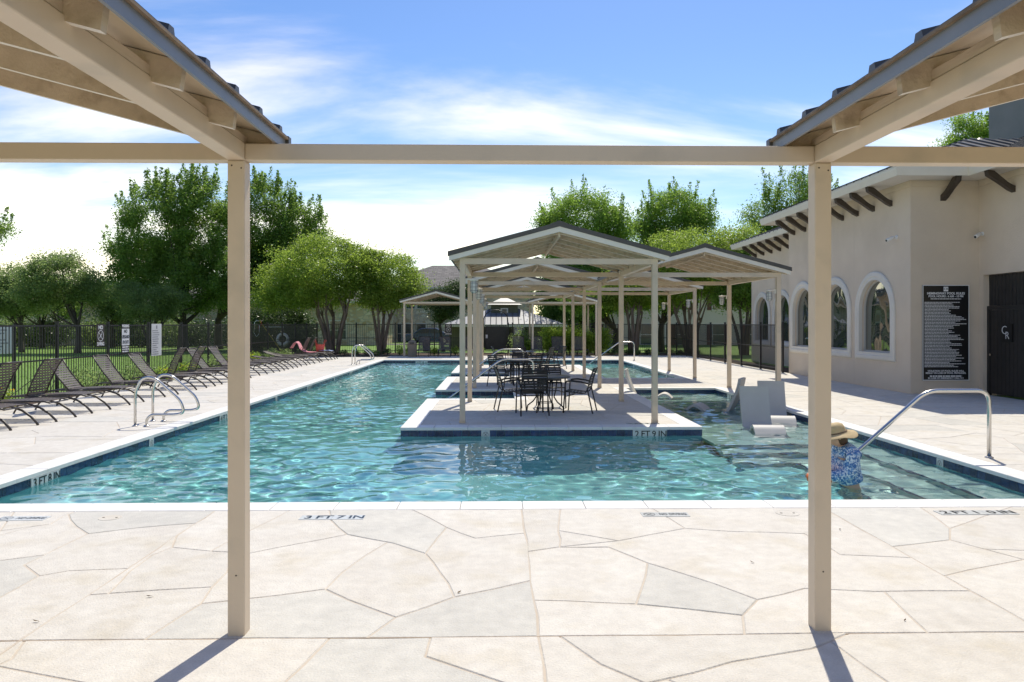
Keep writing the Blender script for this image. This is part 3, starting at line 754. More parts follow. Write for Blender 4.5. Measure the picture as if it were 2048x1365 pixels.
# ================================================================== PERGOLAS
PW, PD, TB = 3.52, 3.70, 0.10          # post spacing across, along, tube size
SL = 0.262                             # roof slope
_pg = {}
def rafter_mesh(hb, half):
    e = half + 0.235                   # eave tip from the ridge line
    zu = lambda x: hb + 0.055 + (e - x)*SL
    def one(s):
        pr = [(s*(e-0.05), zu(e-0.05)-0.004), (s*(e-0.065), zu(e-0.065)-0.125), (s*0.02, zu(0.02)-0.13), (s*0.02, zu(0.02)-0.004)]
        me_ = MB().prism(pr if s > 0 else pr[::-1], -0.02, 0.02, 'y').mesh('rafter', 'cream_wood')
        me_.materials.append(MATS['white_trim']); me_.polygons[3].material_index = 1      # lighter lower edge: light bounced up from the deck, put into the colour
        return me_
    return one(-1), one(1)
def pergola(name, label, cx, cy, hb, posts=(1,1,1,1), group=None, tie=None, near=False, skip_side=()):
    """posts: front left, front right, back left, back right; front is the side towards -Y"""
    t = thing(name, label, 'pergola', (cx, cy, 0), 0, group)
    h, d = PW/2, PD/2
    bv = 0.006 if near else 0.0
    key = ('post', hb)
    if key not in _pg: _pg[key] = MB().box(-TB/2, TB/2, -TB/2, TB/2, -0.02, hb-TB).mesh('post', 'cream')
    if ('foot', 0) not in _pg: _pg[('foot', 0)] = MB().box(-TB/2-0.004, TB/2+0.004, -TB/2-0.004, TB/2+0.004, -0.015, 0.05).mesh('post_foot', 'cream_wood')
    for k, (sx, sy) in enumerate(((-1,-1),(1,-1),(-1,1),(1,1))):
        if posts[k]:
            po = link('post', _pg[key], t, (sx*h, sy*d, 0), bevel=bv)
            if near:
                for (qx_, qz_) in ((-0.025, hb-TB-0.03), (0.03, hb-TB-0.045), (0.0, 0.35)): MB().lathe([(0.0055, 0.0), (0.0045, 0.0025)], (0, 0, 0), 8).build('screw', 'bracket', po).matrix_local = Matrix.Translation((qx_, -TB/2+0.0005, qz_)) @ Matrix.Rotation(R(90), 4, 'X')
            if not near: link('post_foot', _pg[('foot', 0)], po)
    for sy in (-1, 1):
        MB().box(-h-TB/2, h+TB/2, sy*d-TB/2+0.001, sy*d+TB/2-0.001, hb-TB, hb).build('cross_beam', 'cream', t, bevel=bv)
    for sx in (-1, 1):
        if sx in skip_side: continue
        MB().box(sx*h-TB/2, sx*h+TB/2, -d+TB/2, d-TB/2, hb-TB+0.002, hb+0.001).build('side_beam', 'cream', t, bevel=bv)
    for sx in (-1, 1):
        MB().box(sx*h-TB/2+0.006, sx*h+TB/2-0.006, -d-0.02, d+0.02, hb+0.004, hb+0.052).build('top_plate', 'cream_wood', t, bevel=bv)
        MB().box(sx*h-TB/2+0.012, sx*h+TB/2-0.012, -d-0.01, d+0.01, hb-0.0005, hb+0.0045).build('shadow_joint', 'dark_joint', t)
    e = h + 0.235; y0, y1 = -d-0.14, d+0.14
    zu = lambda x: hb + 0.055 + (e - x)*SL
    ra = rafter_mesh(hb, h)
    n = 7
    for i in range(n):
        y = y0+0.075 + (y1-y0-0.15)*i/(n-1)
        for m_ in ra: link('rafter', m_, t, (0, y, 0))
    MB().box(-0.02, 0.02, y0+0.03, y1-0.03, zu(0)-0.19, zu(0)-0.012).build('ridge_beam', 'cream_wood', t)
    for s in (-1, 1):
        side = lambda pts: pts if s > 0 else pts[::-1]
        # boarded soffit, painted
        MB().prism(side([(s*e, zu(e)), (0.0, zu(0)), (0.0, zu(0)+0.018), (s*e, zu(e)+0.018)]), y0+0.01, y1-0.01, 'y').build('soffit_board', 'cream', t)
        # metal sheet with raised ribs
        p_ = MB().prism(side([(s*(e+0.02), zu(e+0.02)+0.019), (0.0, zu(0)+0.019), (0.0, zu(0)+0.029), (s*(e+0.02), zu(e+0.02)+0.029)]), y0-0.012, y1+0.012, 'y')
        sheet = p_.build('roof_panel', 'roof_metal', t)
        nr = 11
        rb = MB()
        for i in range(nr):
            y = y0+0.12 + (y1-y0-0.24)*i/(nr-1)
            a = [(s*(e+0.006), y-0.034, zu(e+0.006)+0.0285), (s*(e+0.006), y+0.034, zu(e+0.006)+0.0285), (s*(e+0.006), y+0.022, zu(e)+0.064), (s*(e+0.006), y-0.022, zu(e)+0.064)]
            b = [(0, y-0.034, zu(0)+0.0285), (0, y+0.034, zu(0)+0.0285), (0, y+0.022, zu(0)+0.068), (0, y-0.022, zu(0)+0.068)]
            rib = MB().add(a+b, [(0,1,2,3),(7,6,5,4),(0,4,5,1),(1,5,6,2),(2,6,7,3),(3,7,4,0)] if s < 0 else [(3,2,1,0),(4,5,6,7),(1,5,4,0),(2,6,5,1),(3,7,6,2),(0,4,7,3)])
            if near: rib.build('roof_rib', 'roof_metal', sheet)
            else: rb.add(rib.v, rib.f)
        if not near: rb.build('roof_rib_set', 'roof_metal', sheet)
        # eave: grey drip edge and worn panel edge
        MB().box(min(s*(e+0.003), s*(e-0.012)), max(s*(e+0.003), s*(e-0.012)), y0-0.004, y1+0.004, zu(e)-0.055, zu(e)+0.012).build('drip_edge', 'edge_metal', t)
        if near:
            MB().box(min(s*(e+0.022), s*(e+0.004)), max(s*(e+0.022), s*(e+0.004)), y0-0.010, y1+0.010, zu(e)+0.006, zu(e)+0.0185).build('panel_edge', 'panel_edge', t)
        # gable ends: cream barge board under a dark metal rake
        for yy in (y0, y1):
            sg = -1 if yy < 0 else 1
            a_, b_ = sorted((yy, yy+sg*0.022))
            MB().prism(side([(s*e, zu(e)-0.105), (0.0, zu(0)-0.105), (0.0, zu(0)+0.0), (s*e, zu(e)+0.0)]), a_, b_, 'y').build('barge_board', 'white_trim' if sg < 0 and not near else 'cream', t)
            a_, b_ = sorted((yy-sg*0.02, yy+sg*0.034))
            MB().prism(side([(s*(e+0.024), zu(e+0.024)-0.02), (0.0, zu(0)-0.006), (0.0, zu(0)+(0.040 if near else 0.076)), (s*(e+0.024), zu(e+0.024)+(0.034 if near else 0.070))]), a_, b_, 'y').build('rake_trim', 'roof_metal', t)
    MB().prism([(-0.16, zu(0.16)+0.05), (0, zu(0)+0.06), (0.16, zu(0.16)+0.05), (0.16, zu(0.16)+0.085), (0, zu(0)+0.10), (-0.16, zu(0.16)+0.085)], y0-0.04, y1+0.04, 'y').build('ridge_cap', 'roof_metal', t)
    if tie is not None:
        MB().box(h+TB/2, h+tie-TB/2, d*tie_s-TB/2+0.002, d*tie_s+TB/2-0.002, hb-TB+0.001, hb-0.001).build('tie_beam', 'cream', t, bevel=bv)
    return t
# front pair: the camera stands in the open bay between them
FXL, FXR, FYR = -1.52, 1.93, 4.45
tie_s = 1
pergola('pergola', 'pergola with ribbed roof on the lounger side of the front deck, carrying the tie beam', FXL-PW/2, FYR-PD/2, 2.87, (1,1,1,1), tie=FXR-FXL, near=True)
pergola('pergola', 'cream pergola with ribbed metal roof at the clubhouse side of the front deck', FXR+PW/2, FYR-PD/2, 2.87, (1,1,1,1), near=True)
# island row and the two bays beside it
ROW = [13.70, 17.40, 21.10, 24.80, 28.50, 32.20]
IXL, IXR = -0.63, 2.89
CXI = (IXL+IXR)/2
lab = ['cream gabled pergola over the dining set at the open end of the pool island', 'cream gabled pergola over the middle dining set of the pool island', 'cream gabled pergola over the dining set at the rear end of the pool island']
for k in range(3): pergola('pergola', lab[k], CXI, (ROW[2*k]+ROW[2*k+1])/2, 3.0, group='gabled pergolas in a row along the pool island')
lab = ['cream pergola spanning the water beside the grey in-pool loungers', 'cream pergola over the paved bridge between island and side deck']
for k in range(2): pergola('pergola', lab[k], IXR+PW/2+0.16, (ROW[2*k+1]+ROW[2*k+2])/2, 2.998, (0,1,0,1), skip_side=(-1,))
for k in range(2):   # beams that carry the row on between the roofed bays
    pass
tie_s = -1
pergola('pergola', 'cream gabled pergola behind the ribbed litter bin at the far fence', -5.10+PW/2, 41.4+PD/2, 3.0, tie=3.55, group='gabled pergolas by the far fence')
pergola('pergola', 'cream gabled pergola before the bright green shrubs at the far fence', 1.97+PW/2, 41.4+PD/2, 3.0, group='gabled pergolas by the far fence')

# ---- caged lanterns on the posts
def lantern_proto():
    t = thing('wall_lantern', 'caged white bulkhead lantern', 'lantern')
    MB().box(-0.03, 0.03, -0.012, 0.012, 0.04, 0.14).build('back_plate', 'white_trim', t)
    MB().box(-0.17, -0.02, -0.03, 0.03, 0.115, 0.135).build('arm', 'white_trim', t)
    MB().lathe([(0.03, 0.14), (0.075, 0.13), (0.08, 0.10), (0.065, 0.09)], (-0.15, 0, 0), 14).build('hood', 'white_trim', t, True)
    MB().lathe([(0.05, 0.09), (0.06, 0.05), (0.06, -0.08), (0.045, -0.115), (0.015, -0.125)], (-0.15, 0, 0), 14).build('globe', 'lamp_glass', t, True)
    cg = MB()
    for k in range(6):
        a = pi*k/3; cg.tube([(-0.15+0.07*cos(a), 0.07*sin(a), 0.095), (-0.15+0.07*cos(a), 0.07*sin(a), -0.09), (-0.15+0.03*cos(a), 0.03*sin(a), -0.135)], 0.004, 5)
    for z in (0.05, -0.02, -0.085):
        cg.tube([(-0.15+0.07*cos(a), 0.07*sin(a), z) for a in [2*pi*i/16 for i in range(17)]], 0.004, 4)
    cg.build('cage', 'edge_metal', t)
    return t
lp = lantern_proto()
lampspots = [(IXL+0.05, ROW[0], 2.47, pi, 'foremost'), ]
names = ['first', 'second', 'third', 'fourth', 'fifth']
first = True
for k in range(5):
    l_ = 'caged lantern facing in on the %s island post along the deep side' % names[k]
    loc = (IXL+TB/2+0.012, ROW[k], 2.50)
    if first: lp.location = loc; lp.rotation_euler = (0, 0, pi); lp['label'] = l_; lp['group'] = 'caged lanterns on the pergola posts'; first = False
    else: copy_tree(lp, loc, pi, l_)
rl = ['caged lantern on the foremost outer post by the in-pool loungers', 'caged lantern on the post between bridge and lounger bay', 'caged lantern on the near outer post of the bridge pergola', 'caged lantern on the rear outer post of the bridge pergola']
for k in range(4): copy_tree(lp, (IXR+PW+0.16-TB/2-0.012, ROW[k+1], 2.47), 0, rl[k])

# ================================================================== CLUBHOUSE
WA, WC, YB, YE, YF2 = 10.70, 12.50, 19.20, 27.30, 36.60
HT = 5.62
ch = thing('clubhouse', 'tan stucco clubhouse with arched windows, dark eave brackets and metal hip roof', 'building', (0, 0, 0))
def arch(yc, hw, z0, zt, n=18):
    """inner or outer outline of an arched opening in (y, z), from low right round the arch to low left"""
    zs = zt - hw
    return [(yc-hw, z0)] + [(yc - hw*cos(pi*i/n), zs + hw*sin(pi*i/n)) for i in range(n+1)] + [(yc+hw, z0)]
def arched_wall(X, y0, y1, z1, wins, hw=0.875, zs=1.0, zt=3.05, depth=0.16):
    m_ = MB(); y = y0
    for yc in sorted(wins):
        m_.quad((X, yc-hw, 0-0.1), (X, y, -0.1), (X, y, z1), (X, yc-hw, z1))
        m_.quad((X, yc+hw, -0.1), (X, yc-hw, -0.1), (X, yc-hw, zs), (X, yc+hw, zs))
        pts = arch(yc, hw, zs, zt)
        for a, b in zip(pts[1:-2], pts[2:-1]): m_.quad((X, b[0], b[1]), (X, a[0], a[1]), (X, a[0], z1), (X, b[0], z1))
        for a, b in zip(pts[:-1], pts[1:]): m_.quad((X, a[0], a[1]), (X, b[0], b[1]), (X+depth, b[0], b[1]), (X+depth, a[0], a[1]))
        m_.quad((X, yc-hw, zs), (X+depth, yc-hw, zs), (X+depth, yc+hw, zs), (X, yc+hw, zs))
        y = yc+hw
    m_.quad((X, y1, -0.1), (X, y, -0.1), (X, y, z1), (X, y1, z1))
    m_.build('wall', 'stucco', ch)
    for yc in wins:
        wdw = MB()
        pts = arch(yc, hw, zs, zt); n = len(pts)
        wdw.add([(X+depth-0.012, p[0], p[1]) for p in pts], [tuple(range(n))[::-1]])
        wo_ = wdw.build('window', 'pane', ch)
        fr = MB(); inn = arch(yc, hw-0.045, zs+0.045, zt-0.045)
        for i in range(n):
            j = (i+1) % n
            a, b, c_, d_ = pts[i], pts[j], inn[j], inn[i]
            fr.quad((X+depth-0.05, b[0], b[1]), (X+depth-0.05, a[0], a[1]), (X+depth-0.05, d_[0], d_[1]), (X+depth-0.05, c_[0], c_[1]))
            fr.quad((X+depth-0.05, d_[0], d_[1]), (X+depth-0.012, d_[0], d_[1]), (X+depth-0.012, c_[0], c_[1]), (X+depth-0.05, c_[0], c_[1]))
        fr.build('frame', 'resin_grey', wo_)
        # moulded surround: stepped band standing proud of the wall
        sr = MB()
        rings = [(0.27, 0.0, 0.005), (0.27, 0.24, -0.05), (0.235, 0.205, -0.075), (0.12, 0.11, -0.075), (0.09, 0.08, -0.05), (0.0, 0.0, -0.05), (-0.004, -0.004, 0.05)]
        rr = [[(X+dx_, p[0], p[1]) for p in arch(yc, hw+o_, zs-(o_ if k_ == 0 else ob), zt+o_)] for k_, (o_, ob, dx_) in enumerate([(0.235,0.21,0.005),(0.235,0.21,-0.035),(0.205,0.18,-0.058),(0.11,0.10,-0.058),(0.085,0.075,-0.038),(0.0,0.0,-0.038),(-0.003,-0.003,0.06)])]
        for a, b in zip(rr[:-1], rr[1:]):
            for i in range(n):
                j = (i+1) % n; sr.quad(a[j], a[i], b[i], b[j])
        smooth_by_angle(sr.build('surround', 'surround', wo_), 35)
arched_wall(WA, YB, YE, HT, [21.03, 23.52, 26.0])
arched_wall(WC, YE, YF2, HT, [29.9, 32.6, 35.1])
m_ = MB(); m_.quad((WA, YB, -0.1), (WC, YB, -0.1), (WC, YB, HT), (WA, YB, HT)); m_.build('wall', 'stucco', ch)
m_ = MB(); m_.quad((WC, YE, -0.1), (WA, YE, -0.1), (WA, YE, HT), (WC, YE, HT)); m_.quad((WC+14, YF2, -0.1), (WC, YF2, -0.1), (WC, YF2, HT), (WC+14, YF2, HT)); m_.build('wall', 'stucco', ch)
# wall towards the camera with the deep gate opening
OY0, OY1, OZ = 13.2, 19.03, 3.06
m_ = MB()
m_.quad((WC, YB, -0.1), (WC, OY1, -0.1), (WC, OY1, HT), (WC, YB, HT)); m_.quad((WC, OY1, OZ), (WC, OY0, OZ), (WC, OY0, HT), (WC, OY1, HT))
m_.quad((WC, OY0, -0.1), (WC, 4.0, -0.1), (WC, 4.0, HT), (WC, OY0, HT)); m_.quad((WC, 4.0, -0.1), (WC+14, 4.0, -0.1), (WC+14, 4.0, HT), (WC, 4.0, HT))
m_.quad((WC, OY1, -0.1), (WC+0.35, OY1, -0.1), (WC+0.35, OY1, OZ), (WC, OY1, OZ)); m_.quad((WC, OY1, OZ), (WC+0.35, OY1, OZ), (WC+0.35, OY0, OZ), (WC, OY0, OZ))
m_.build('wall', 'stucco', ch)
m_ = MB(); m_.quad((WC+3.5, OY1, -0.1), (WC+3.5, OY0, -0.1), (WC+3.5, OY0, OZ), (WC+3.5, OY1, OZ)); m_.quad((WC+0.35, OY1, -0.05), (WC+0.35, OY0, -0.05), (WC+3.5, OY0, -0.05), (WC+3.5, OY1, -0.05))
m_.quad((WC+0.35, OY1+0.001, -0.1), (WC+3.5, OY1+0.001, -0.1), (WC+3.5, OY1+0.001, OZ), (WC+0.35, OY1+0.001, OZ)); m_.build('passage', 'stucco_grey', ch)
# eaves: soffit, fascia, gutter line; brackets
EO = 0.75
m_ = MB()
ev = [(WC-EO, 4.0-EO), (WC-EO, YB-EO), (WA-EO, YB-EO), (WA-EO, YE+EO), (WC-EO, YE+EO), (WC-EO, YF2+EO), (WC+14, YF2+EO)]
inner = [(WC, 4.0), (WC, YB), (WA, YB), (WA, YE), (WC, YE), (WC, YF2), (WC+14, YF2)]
for i in range(len(ev)-1):
    a, b, c_, d_ = ev[i], ev[i+1], inner[i+1], inner[i]
    m_.quad((a[0], a[1], HT-0.10), (b[0], b[1], HT-0.10), (c_[0], c_[1], HT-0.10), (d_[0], d_[1], HT-0.10))
m_.build('soffit', 'surround', ch)
m_ = MB(); out2 = [(WC-EO-0.05, 4.0-EO-0.05), (WC-EO-0.05, YB-EO-0.05), (WA-EO-0.05, YB-EO-0.05), (WA-EO-0.05, YE+EO+0.05), (WC-EO-0.05, YE+EO+0.05), (WC-EO-0.05, YF2+EO+0.05), (WC+14, YF2+EO+0.05)]
for i in range(len(ev)-1):
    a, b, c_, d_ = ev[i], ev[i+1], out2[i], out2[i+1]
    m_.quad((b[0], b[1], HT-0.12), (a[0], a[1], HT-0.12), (c_[0], c_[1], HT+0.05), (d_[0], d_[1], HT+0.05))
    m_.quad((d_[0], d_[1], HT+0.05), (c_[0], c_[1], HT+0.05), (c_[0], c_[1], HT+0.12), (d_[0], d_[1], HT+0.12))
    m_.quad((a[0], a[1], HT-0.12), (b[0], b[1], HT-0.12), (b[0], b[1], HT-0.09), (a[0], a[1], HT-0.09))
m_.build('gutter', 'white_trim', ch)
m_ = MB()
for i in range(len(ev)-1):      # frieze board under the soffit
    a, b = inner[i], inner[i+1]
    if a[0] == b[0]: m_.box(a[0]-0.025, a[0]-0.001, min(a[1], b[1])+(0.0 if i != 2 else -0.026), max(a[1], b[1]), HT-0.26, HT-0.102)
    else: m_.box(min(a[0], b[0]), max(a[0], b[0])-0.026, a[1]-0.025 if i == 1 else a[1]+0.001, a[1]-0.001 if i == 1 else a[1]+0.025, HT-0.26, HT-0.103)
m_.build('frieze', 'stucco', ch)
def bracket(p, rz):
    # curved timber bracket: profile in (out, z), out away from the wall
    n = 8
    up = [(0.62 - 0.62*t_, -0.10 - 0.42*(t_**1.0) - 0.05*sin(pi*t_)) for t_ in [i/n for i in range(n+1)]]
    lo = [(x + 0.05 - 0.05*i/n, z - 0.15) for i, (x, z) in enumerate(up)]
    pr = [(0.67, -0.10), (0.45, -0.10)] + [(max(0.0, x-0.10), z+0.0) for x, z in up[1:]] + [(0, -0.72)] + [(x, z) for x, z in lo[::-1] if x > 0.02] + [(0.67, -0.20)]
    top = [(0.68, -0.101), (0.44, -0.101)]
    curve = []
    for i in range(9):
        t_ = i/8; curve.append((0.52*(1-t_), -0.125 - 0.36*t_ - 0.030*sin(pi*t_) + 0.012*sin(2*pi*t_)))
    low = []
    for i in range(9):
        t_ = i/8; low.append((0.05+0.61*t_ if t_ else 0.0, -0.63 + 0.40*t_ + 0.015*sin(pi*t_)))
    pr = [(0.68, -0.101)] + curve + low
    k = ('br',)
    if k not in _pg: _pg[k] = MB().prism(pr, -0.07, 0.07, 'x').mesh('eave_bracket', 'bracket')
    return link('eave_bracket', _pg[k], ch, p, (0, 0, rz))
# the profile's out axis is local +Y
for i in range(8): bracket((WA, 20.15+0.945*i, HT), R(90))
for i in range(8): bracket((WC, 28.7+1.03*i, HT), R(90))
for y in (17.9, 16.3, 14.7, 13.1): bracket((WC, y, HT), R(90))
bracket((11.55, YB, HT), R(180))
# hip roofs of dark standing-seam metal
RS = 0.385
def roof_plane(a, b, c_, d_, n, name='roof_plane'):
    """eave a-b, ridge d-c ; seams run up the slope"""
    o_ = MB().quad(a, b, c_, d_).build(name, 'roof_metal', ch)
    va, vb, vc, vd = map(Vector, (a, b, c_, d_)); nrm = (vb-va).cross(vd-va).normalized()
    if nrm.z < 0: nrm = -nrm
    up = nrm.cross((vb-va)).normalized()
    if up.z < 0: up = -up
    sm = MB()
    e_ = (vb-va).normalized(); Lb = (vb-va).length
    for i in range(n+1):
        s0 = Lb*i/n; p0 = va + e_*s0
        # height reachable at that spot of the eave
        sl = (vd-va).dot(e_); sr_ = (vc-va).dot(e_); hh = (vd-va).dot(up)
        t_ = hh if sl <= s0 <= sr_ else (hh*s0/sl if s0 < sl and sl > 1e-6 else (hh*(Lb-s0)/max(1e-6, Lb-sr_) if s0 > sr_ else hh))
        if t_ < 0.1: continue
        p1 = p0 + up*t_
        w_ = e_*0.018; h_ = nrm*0.05
        sm.add([p0-w_, p0+w_, p0+w_+h_, p0-w_+h_, p1-w_, p1+w_, p1+w_+h_, p1-w_+h_], [(0,1,2,3),(7,6,5,4),(0,4,5,1),(1,5,6,2),(2,6,7,3),(3,7,4,0)])
    sm.build('standing_seam_set', 'roof_metal', o_)
ze = HT+0.10
ex, ey0, ey1 = WA-EO-0.06, YB-EO-0.06, YE+EO+0.06
ym = (ey0+ey1)/2; hh = (ey1-ey0)/2; rx = ex+hh
roof_plane((ex, ey1, ze), (ex, ey0, ze), (rx, ym, ze+hh*RS), (rx, ym, ze+hh*RS), 22)
roof_plane((ex, ey0, ze), (rx+6, ey0, ze), (rx+6, ym, ze+hh*RS), (rx, ym, ze+hh*RS), 24)
roof_plane((rx+6, ey1, ze), (ex, ey1, ze), (rx, ym, ze+hh*RS), (rx+6, ym, ze+hh*RS), 24)
mx0, my0, my1 = WC-EO-0.06, 4.0-EO, YF2+EO
mh = 8.4
roof_plane((mx0, my1, ze-0.02), (mx0, my0, ze-0.02), (mx0+mh, my0+mh, ze-0.02+mh*RS), (mx0+mh, my1-mh, ze-0.02+mh*RS), 76)
roof_plane((mx0+2*mh, my1, ze-0.02), (mx0, my1, ze-0.02), (mx0+mh, my1-mh, ze-0.02+mh*RS), (mx0+mh, my1-mh, ze-0.02+mh*RS), 30)
# chimney tower and flue
MB().box(19.0, 21.3, 25.9, 28.6, 6.5, 11.6).build('chimney', 'stucco_grey', ch)
fv = MB().lathe([(0.14, 0), (0.14, 0.9)], (17.6, 27.0, 7.4), 14).build('flue', 'edge_metal', ch)
MB().lathe([(0.24, 0), (0.24, 0.08), (0.05, 0.2)], (17.6, 27.0, 8.38), 14).build('flue_cap', 'roof_metal', fv)

# black gate with vertical boards and monogram plate
gt = thing('gate', 'black boarded gate with CR monogram in the clubhouse opening', 'gate', (WC+0.12, 17.9, 0))
MB().box(-0.03, 0.03, -1.1, 1.13, 2.16, 2.26).build('gate_frame', 'iron', gt)
MB().box(-0.03, 0.03, 1.03, 1.13, -0.02, 2.16).build('gate_frame', 'iron', gt); MB().box(-0.03, 0.03, -1.1, -1.0, -0.02, 2.16).build('gate_frame', 'iron', gt)
_bd = MB().box(-0.012, 0.012, -0.068, 0.068, 0.03, 2.155).mesh('board', 'iron')
for i in range(14): link('board', _bd, gt, (0.0, -0.93+0.145*i, 0))
pl = MB().box(-0.045, -0.014, 0.18, 0.58, 1.36, 1.80).build('monogram_plate', 'sign_black', gt)
text('C', 0.30, 'ink_white', pl, (-0.047, 0.45, 1.64), (R(90), 0, R(-90)), bold=-0.004)
text('R', 0.27, 'ink_white', pl, (-0.047, 0.34, 1.51), (R(90), 0, R(-90)), bold=-0.004)
MB().tube([(-0.03, 0.94, 1.02), (-0.08, 0.94, 1.02)], [0.02, 0.032], 12).build('handle', 'steel', gt)
_bs = MB().box(-0.012, 0.012, -0.05, 0.05, 2.265, 3.055).mesh('slat', 'iron')
tr_ = thing('transom_grille', 'dark grille of upright slats above the black clubhouse gate', 'grille', (WC+0.16, 17.9, 0))
for i in range(17): link('slat', _bs, tr_, (0, 1.08-0.128*i, 0))
MB().box(0.02, 0.04, -1.1, 1.1, 2.6, 2.66).build('rail', 'iron', tr_)

# pool rules board
sg = thing('rules_sign', 'large black pool rules board with white lettering on the tan clubhouse wall', 'sign', (11.61, YB-0.012, 0.34))
MB().box(-0.61, 0.61, -0.014, 0.01, 0, 2.47).build('panel', 'sign_black', sg)
bd = MB()
for (x0, x1, z0, z1) in ((-0.61, 0.61, 2.452, 2.47), (-0.61, 0.61, 0.0, 0.018), (-0.61, -0.592, 0.018, 2.452), (0.592, 0.61, 0.018, 2.452)): bd.box(x0, x1, -0.019, -0.0145, z0, z1)
for (x0, x1, z0, z1) in ((-0.59, 0.59, 2.40, 2.406), (-0.59, 0.59, 0.03, 0.036)): pass
bd.build('border', 'ink_white', sg)
lg = MB().box(-0.06, 0.06, -0.0175, -0.0145, 2.305, 2.425).build('logo', 'ink_white', sg)
text('CR', 0.085, 'sign_black', lg, (0, -0.019, 2.365), (R(90), 0, 0))
F90 = (R(90), 0, 0)
text('HEMINGWAY POOL RULES', 0.082, 'ink_white', sg, (0, -0.016, 2.25), F90, bold=0.0025)
text('POOL HOURS : 6 AM - 10 PM', 0.072, 'ink_white', sg, (0, -0.016, 2.175), F90, bold=0.002)
for k, s in enumerate(('VIOLATION OF POOL RULES WILL', 'RESULT IN LOSS OF POOL PRIVILEGES.')): text(s, 0.062, 'ink_white', sg, (0, -0.016, 0.245-0.055*k), F90, bold=0.0015)
text('IN CASE OF EMERGENCY CALL 911', 0.06, 'ink_white', sg, (0, -0.016, 0.06), F90, bold=0.0015)
sm = MB(); r2 = random.Random(5)
def fake_lines(m_, x0, x1, z0, z1, step_, hgt_, y_, r2, fill=(0.55, 1.0)):
    z = z1
    while z > z0:
        x = x0; xe = x0 + (x1-x0)*r2.uniform(*fill)
        while x < xe:
            w_ = r2.uniform(1.2, 4.5)*hgt_; m_.quad((x, y_, z-hgt_), (min(x+w_, xe), y_, z-hgt_), (min(x+w_, xe), y_, z), (x, y_, z)); x += w_ + hgt_*0.45
        z -= step_
fake_lines(sm, -0.56, 0.56, 0.34, 2.03, 0.037, 0.017, -0.0160, r2); fake_lines(sm, -0.40, 0.40, 2.09, 2.12, 0.05, 0.02, -0.0160, r2, (1, 1)); fake_lines(sm, -0.42, 0.42, 0.12, 0.13, 0.05, 0.034, -0.0160, r2, (1, 1))
tag(sm.build('small_print', 'ink_white', sg), kind='stuff')

# control joints of the render
for (X_, y_) in ((WA, 22.27), (WA, 24.76)): MB().box(X_-0.002, X_+0.004, y_-0.006, y_+0.006, 0.0, HT-0.27).build('control_joint', 'grout', ch)

# two security cameras
def seccam(p, rz, label):
    t = thing('security_camera', label, 'camera', p, rz)
    MB().lathe([(0.055, 0), (0.05, 0.03)], (0, 0, 0), 14).build('mount', 'white_plastic', t).rotation_euler = (0, R(-90), 0)
    MB().tube([(-0.02, 0, 0), (-0.12, 0, -0.02)], 0.016, 8).build('arm', 'white_plastic', t)
    b_ = MB().tube([(-0.08, 0.0, 0.0), (-0.10, 0.0, -0.005), (-0.32, -0.02, -0.09), (-0.34, -0.02, -0.098)], [0.03, 0.048, 0.048, 0.04], 12).build('body', 'white_plastic', t, True)
    MB().tube([(-0.34, -0.02, -0.0985), (-0.345, -0.02, -0.1005)], 0.032, 12).build('lens', 'sign_black', b_)
seccam((WA-0.001, 19.85, 4.12), R(10), 'white bullet camera high on the arched-window wall')
seccam((WC-0.001, YB-0.14, 4.12), R(25), 'white bullet camera in the inner corner above the gate')

# ================================================================== IRON FENCES
_pk = MB().box(-0.008, 0.008, -0.008, 0.008, 0.06, 1.74).mesh('picket', 'iron')
_fp = MB().box(-0.033, 0.033, -0.033, 0.033, -0.05, 1.84)
_fp.box(-0.04, 0.04, -0.04, 0.04, 1.84, 1.865); _fp = _fp.mesh('fence_post', 'iron')
def fence(label, p0, p1, post_step, n_pick, gaps=()):
    t = thing('fence', label, 'fence', (p0[0], p0[1], 0), math.atan2(p1[1]-p0[1], p1[0]-p0[0]))
    Lf = sqrt((p1[0]-p0[0])**2+(p1[1]-p0[1])**2)
    segs = []; x = 0.0
    for (a, b) in list(gaps) + [(Lf, Lf)]: segs.append((x, a)); x = b
    for z in (0.14, 0.92, 1.76):
        for (a, b) in segs: MB().box(a, b, -0.016, 0.016, z-0.016 if z != 1.76 else z-0.022, z+0.018).build('rail', 'iron', t)
    n = round(Lf/post_step)
    for i in range(n+1):
        x = Lf*i/n
        if any(a+0.05 < x < b-0.05 for a, b in gaps): continue
        link('fence_post', _fp, t, (x, 0, 0))
    for (a, b) in gaps:
        for x in (a, b): link('fence_post', _fp, t, (x, 0, 0))
    for i in range(n_pick):
        x = Lf*(i+0.5)/n_pick
        if any(a < x < b for a, b in gaps): continue
        link('picket', _pk, t, (x, 0, 0))
    return t
fence('black iron picket fence along the lawn behind the row of loungers', (-11.0, 14.05), (-11.0, 46.05), 2.40, 285)
fence('short black iron picket fence stretch behind the head of the lounger row', (-11.0, 4.45), (-11.0, 14.0), 2.40, 85)
fence('black iron picket fence across the far end of the pool yard', (-11.0, 46.1), (10.5, 46.1), 2.40, 190, gaps=((10.15, 11.7),))
fence('black iron picket fence between the clubhouse corner and the far fence', (10.5, 27.35), (10.5, 46.0), 2.40, 165)
gt2 = thing('gate', 'iron walk-through gate under a round arch in the far fence', 'gate', (-0.075, 46.1, 0))
for s in (-1, 1): MB().box(s*0.74-0.03, s*0.74+0.03, -0.03, 0.03, 0, 2.0).build('gate_post', 'iron', gt2)
MB().tube([(0.74*cos(a), 0, 2.0+0.64*sin(a)) for a in [pi*i/16 for i in range(17)]], 0.028, 8).build('arch', 'iron', gt2)
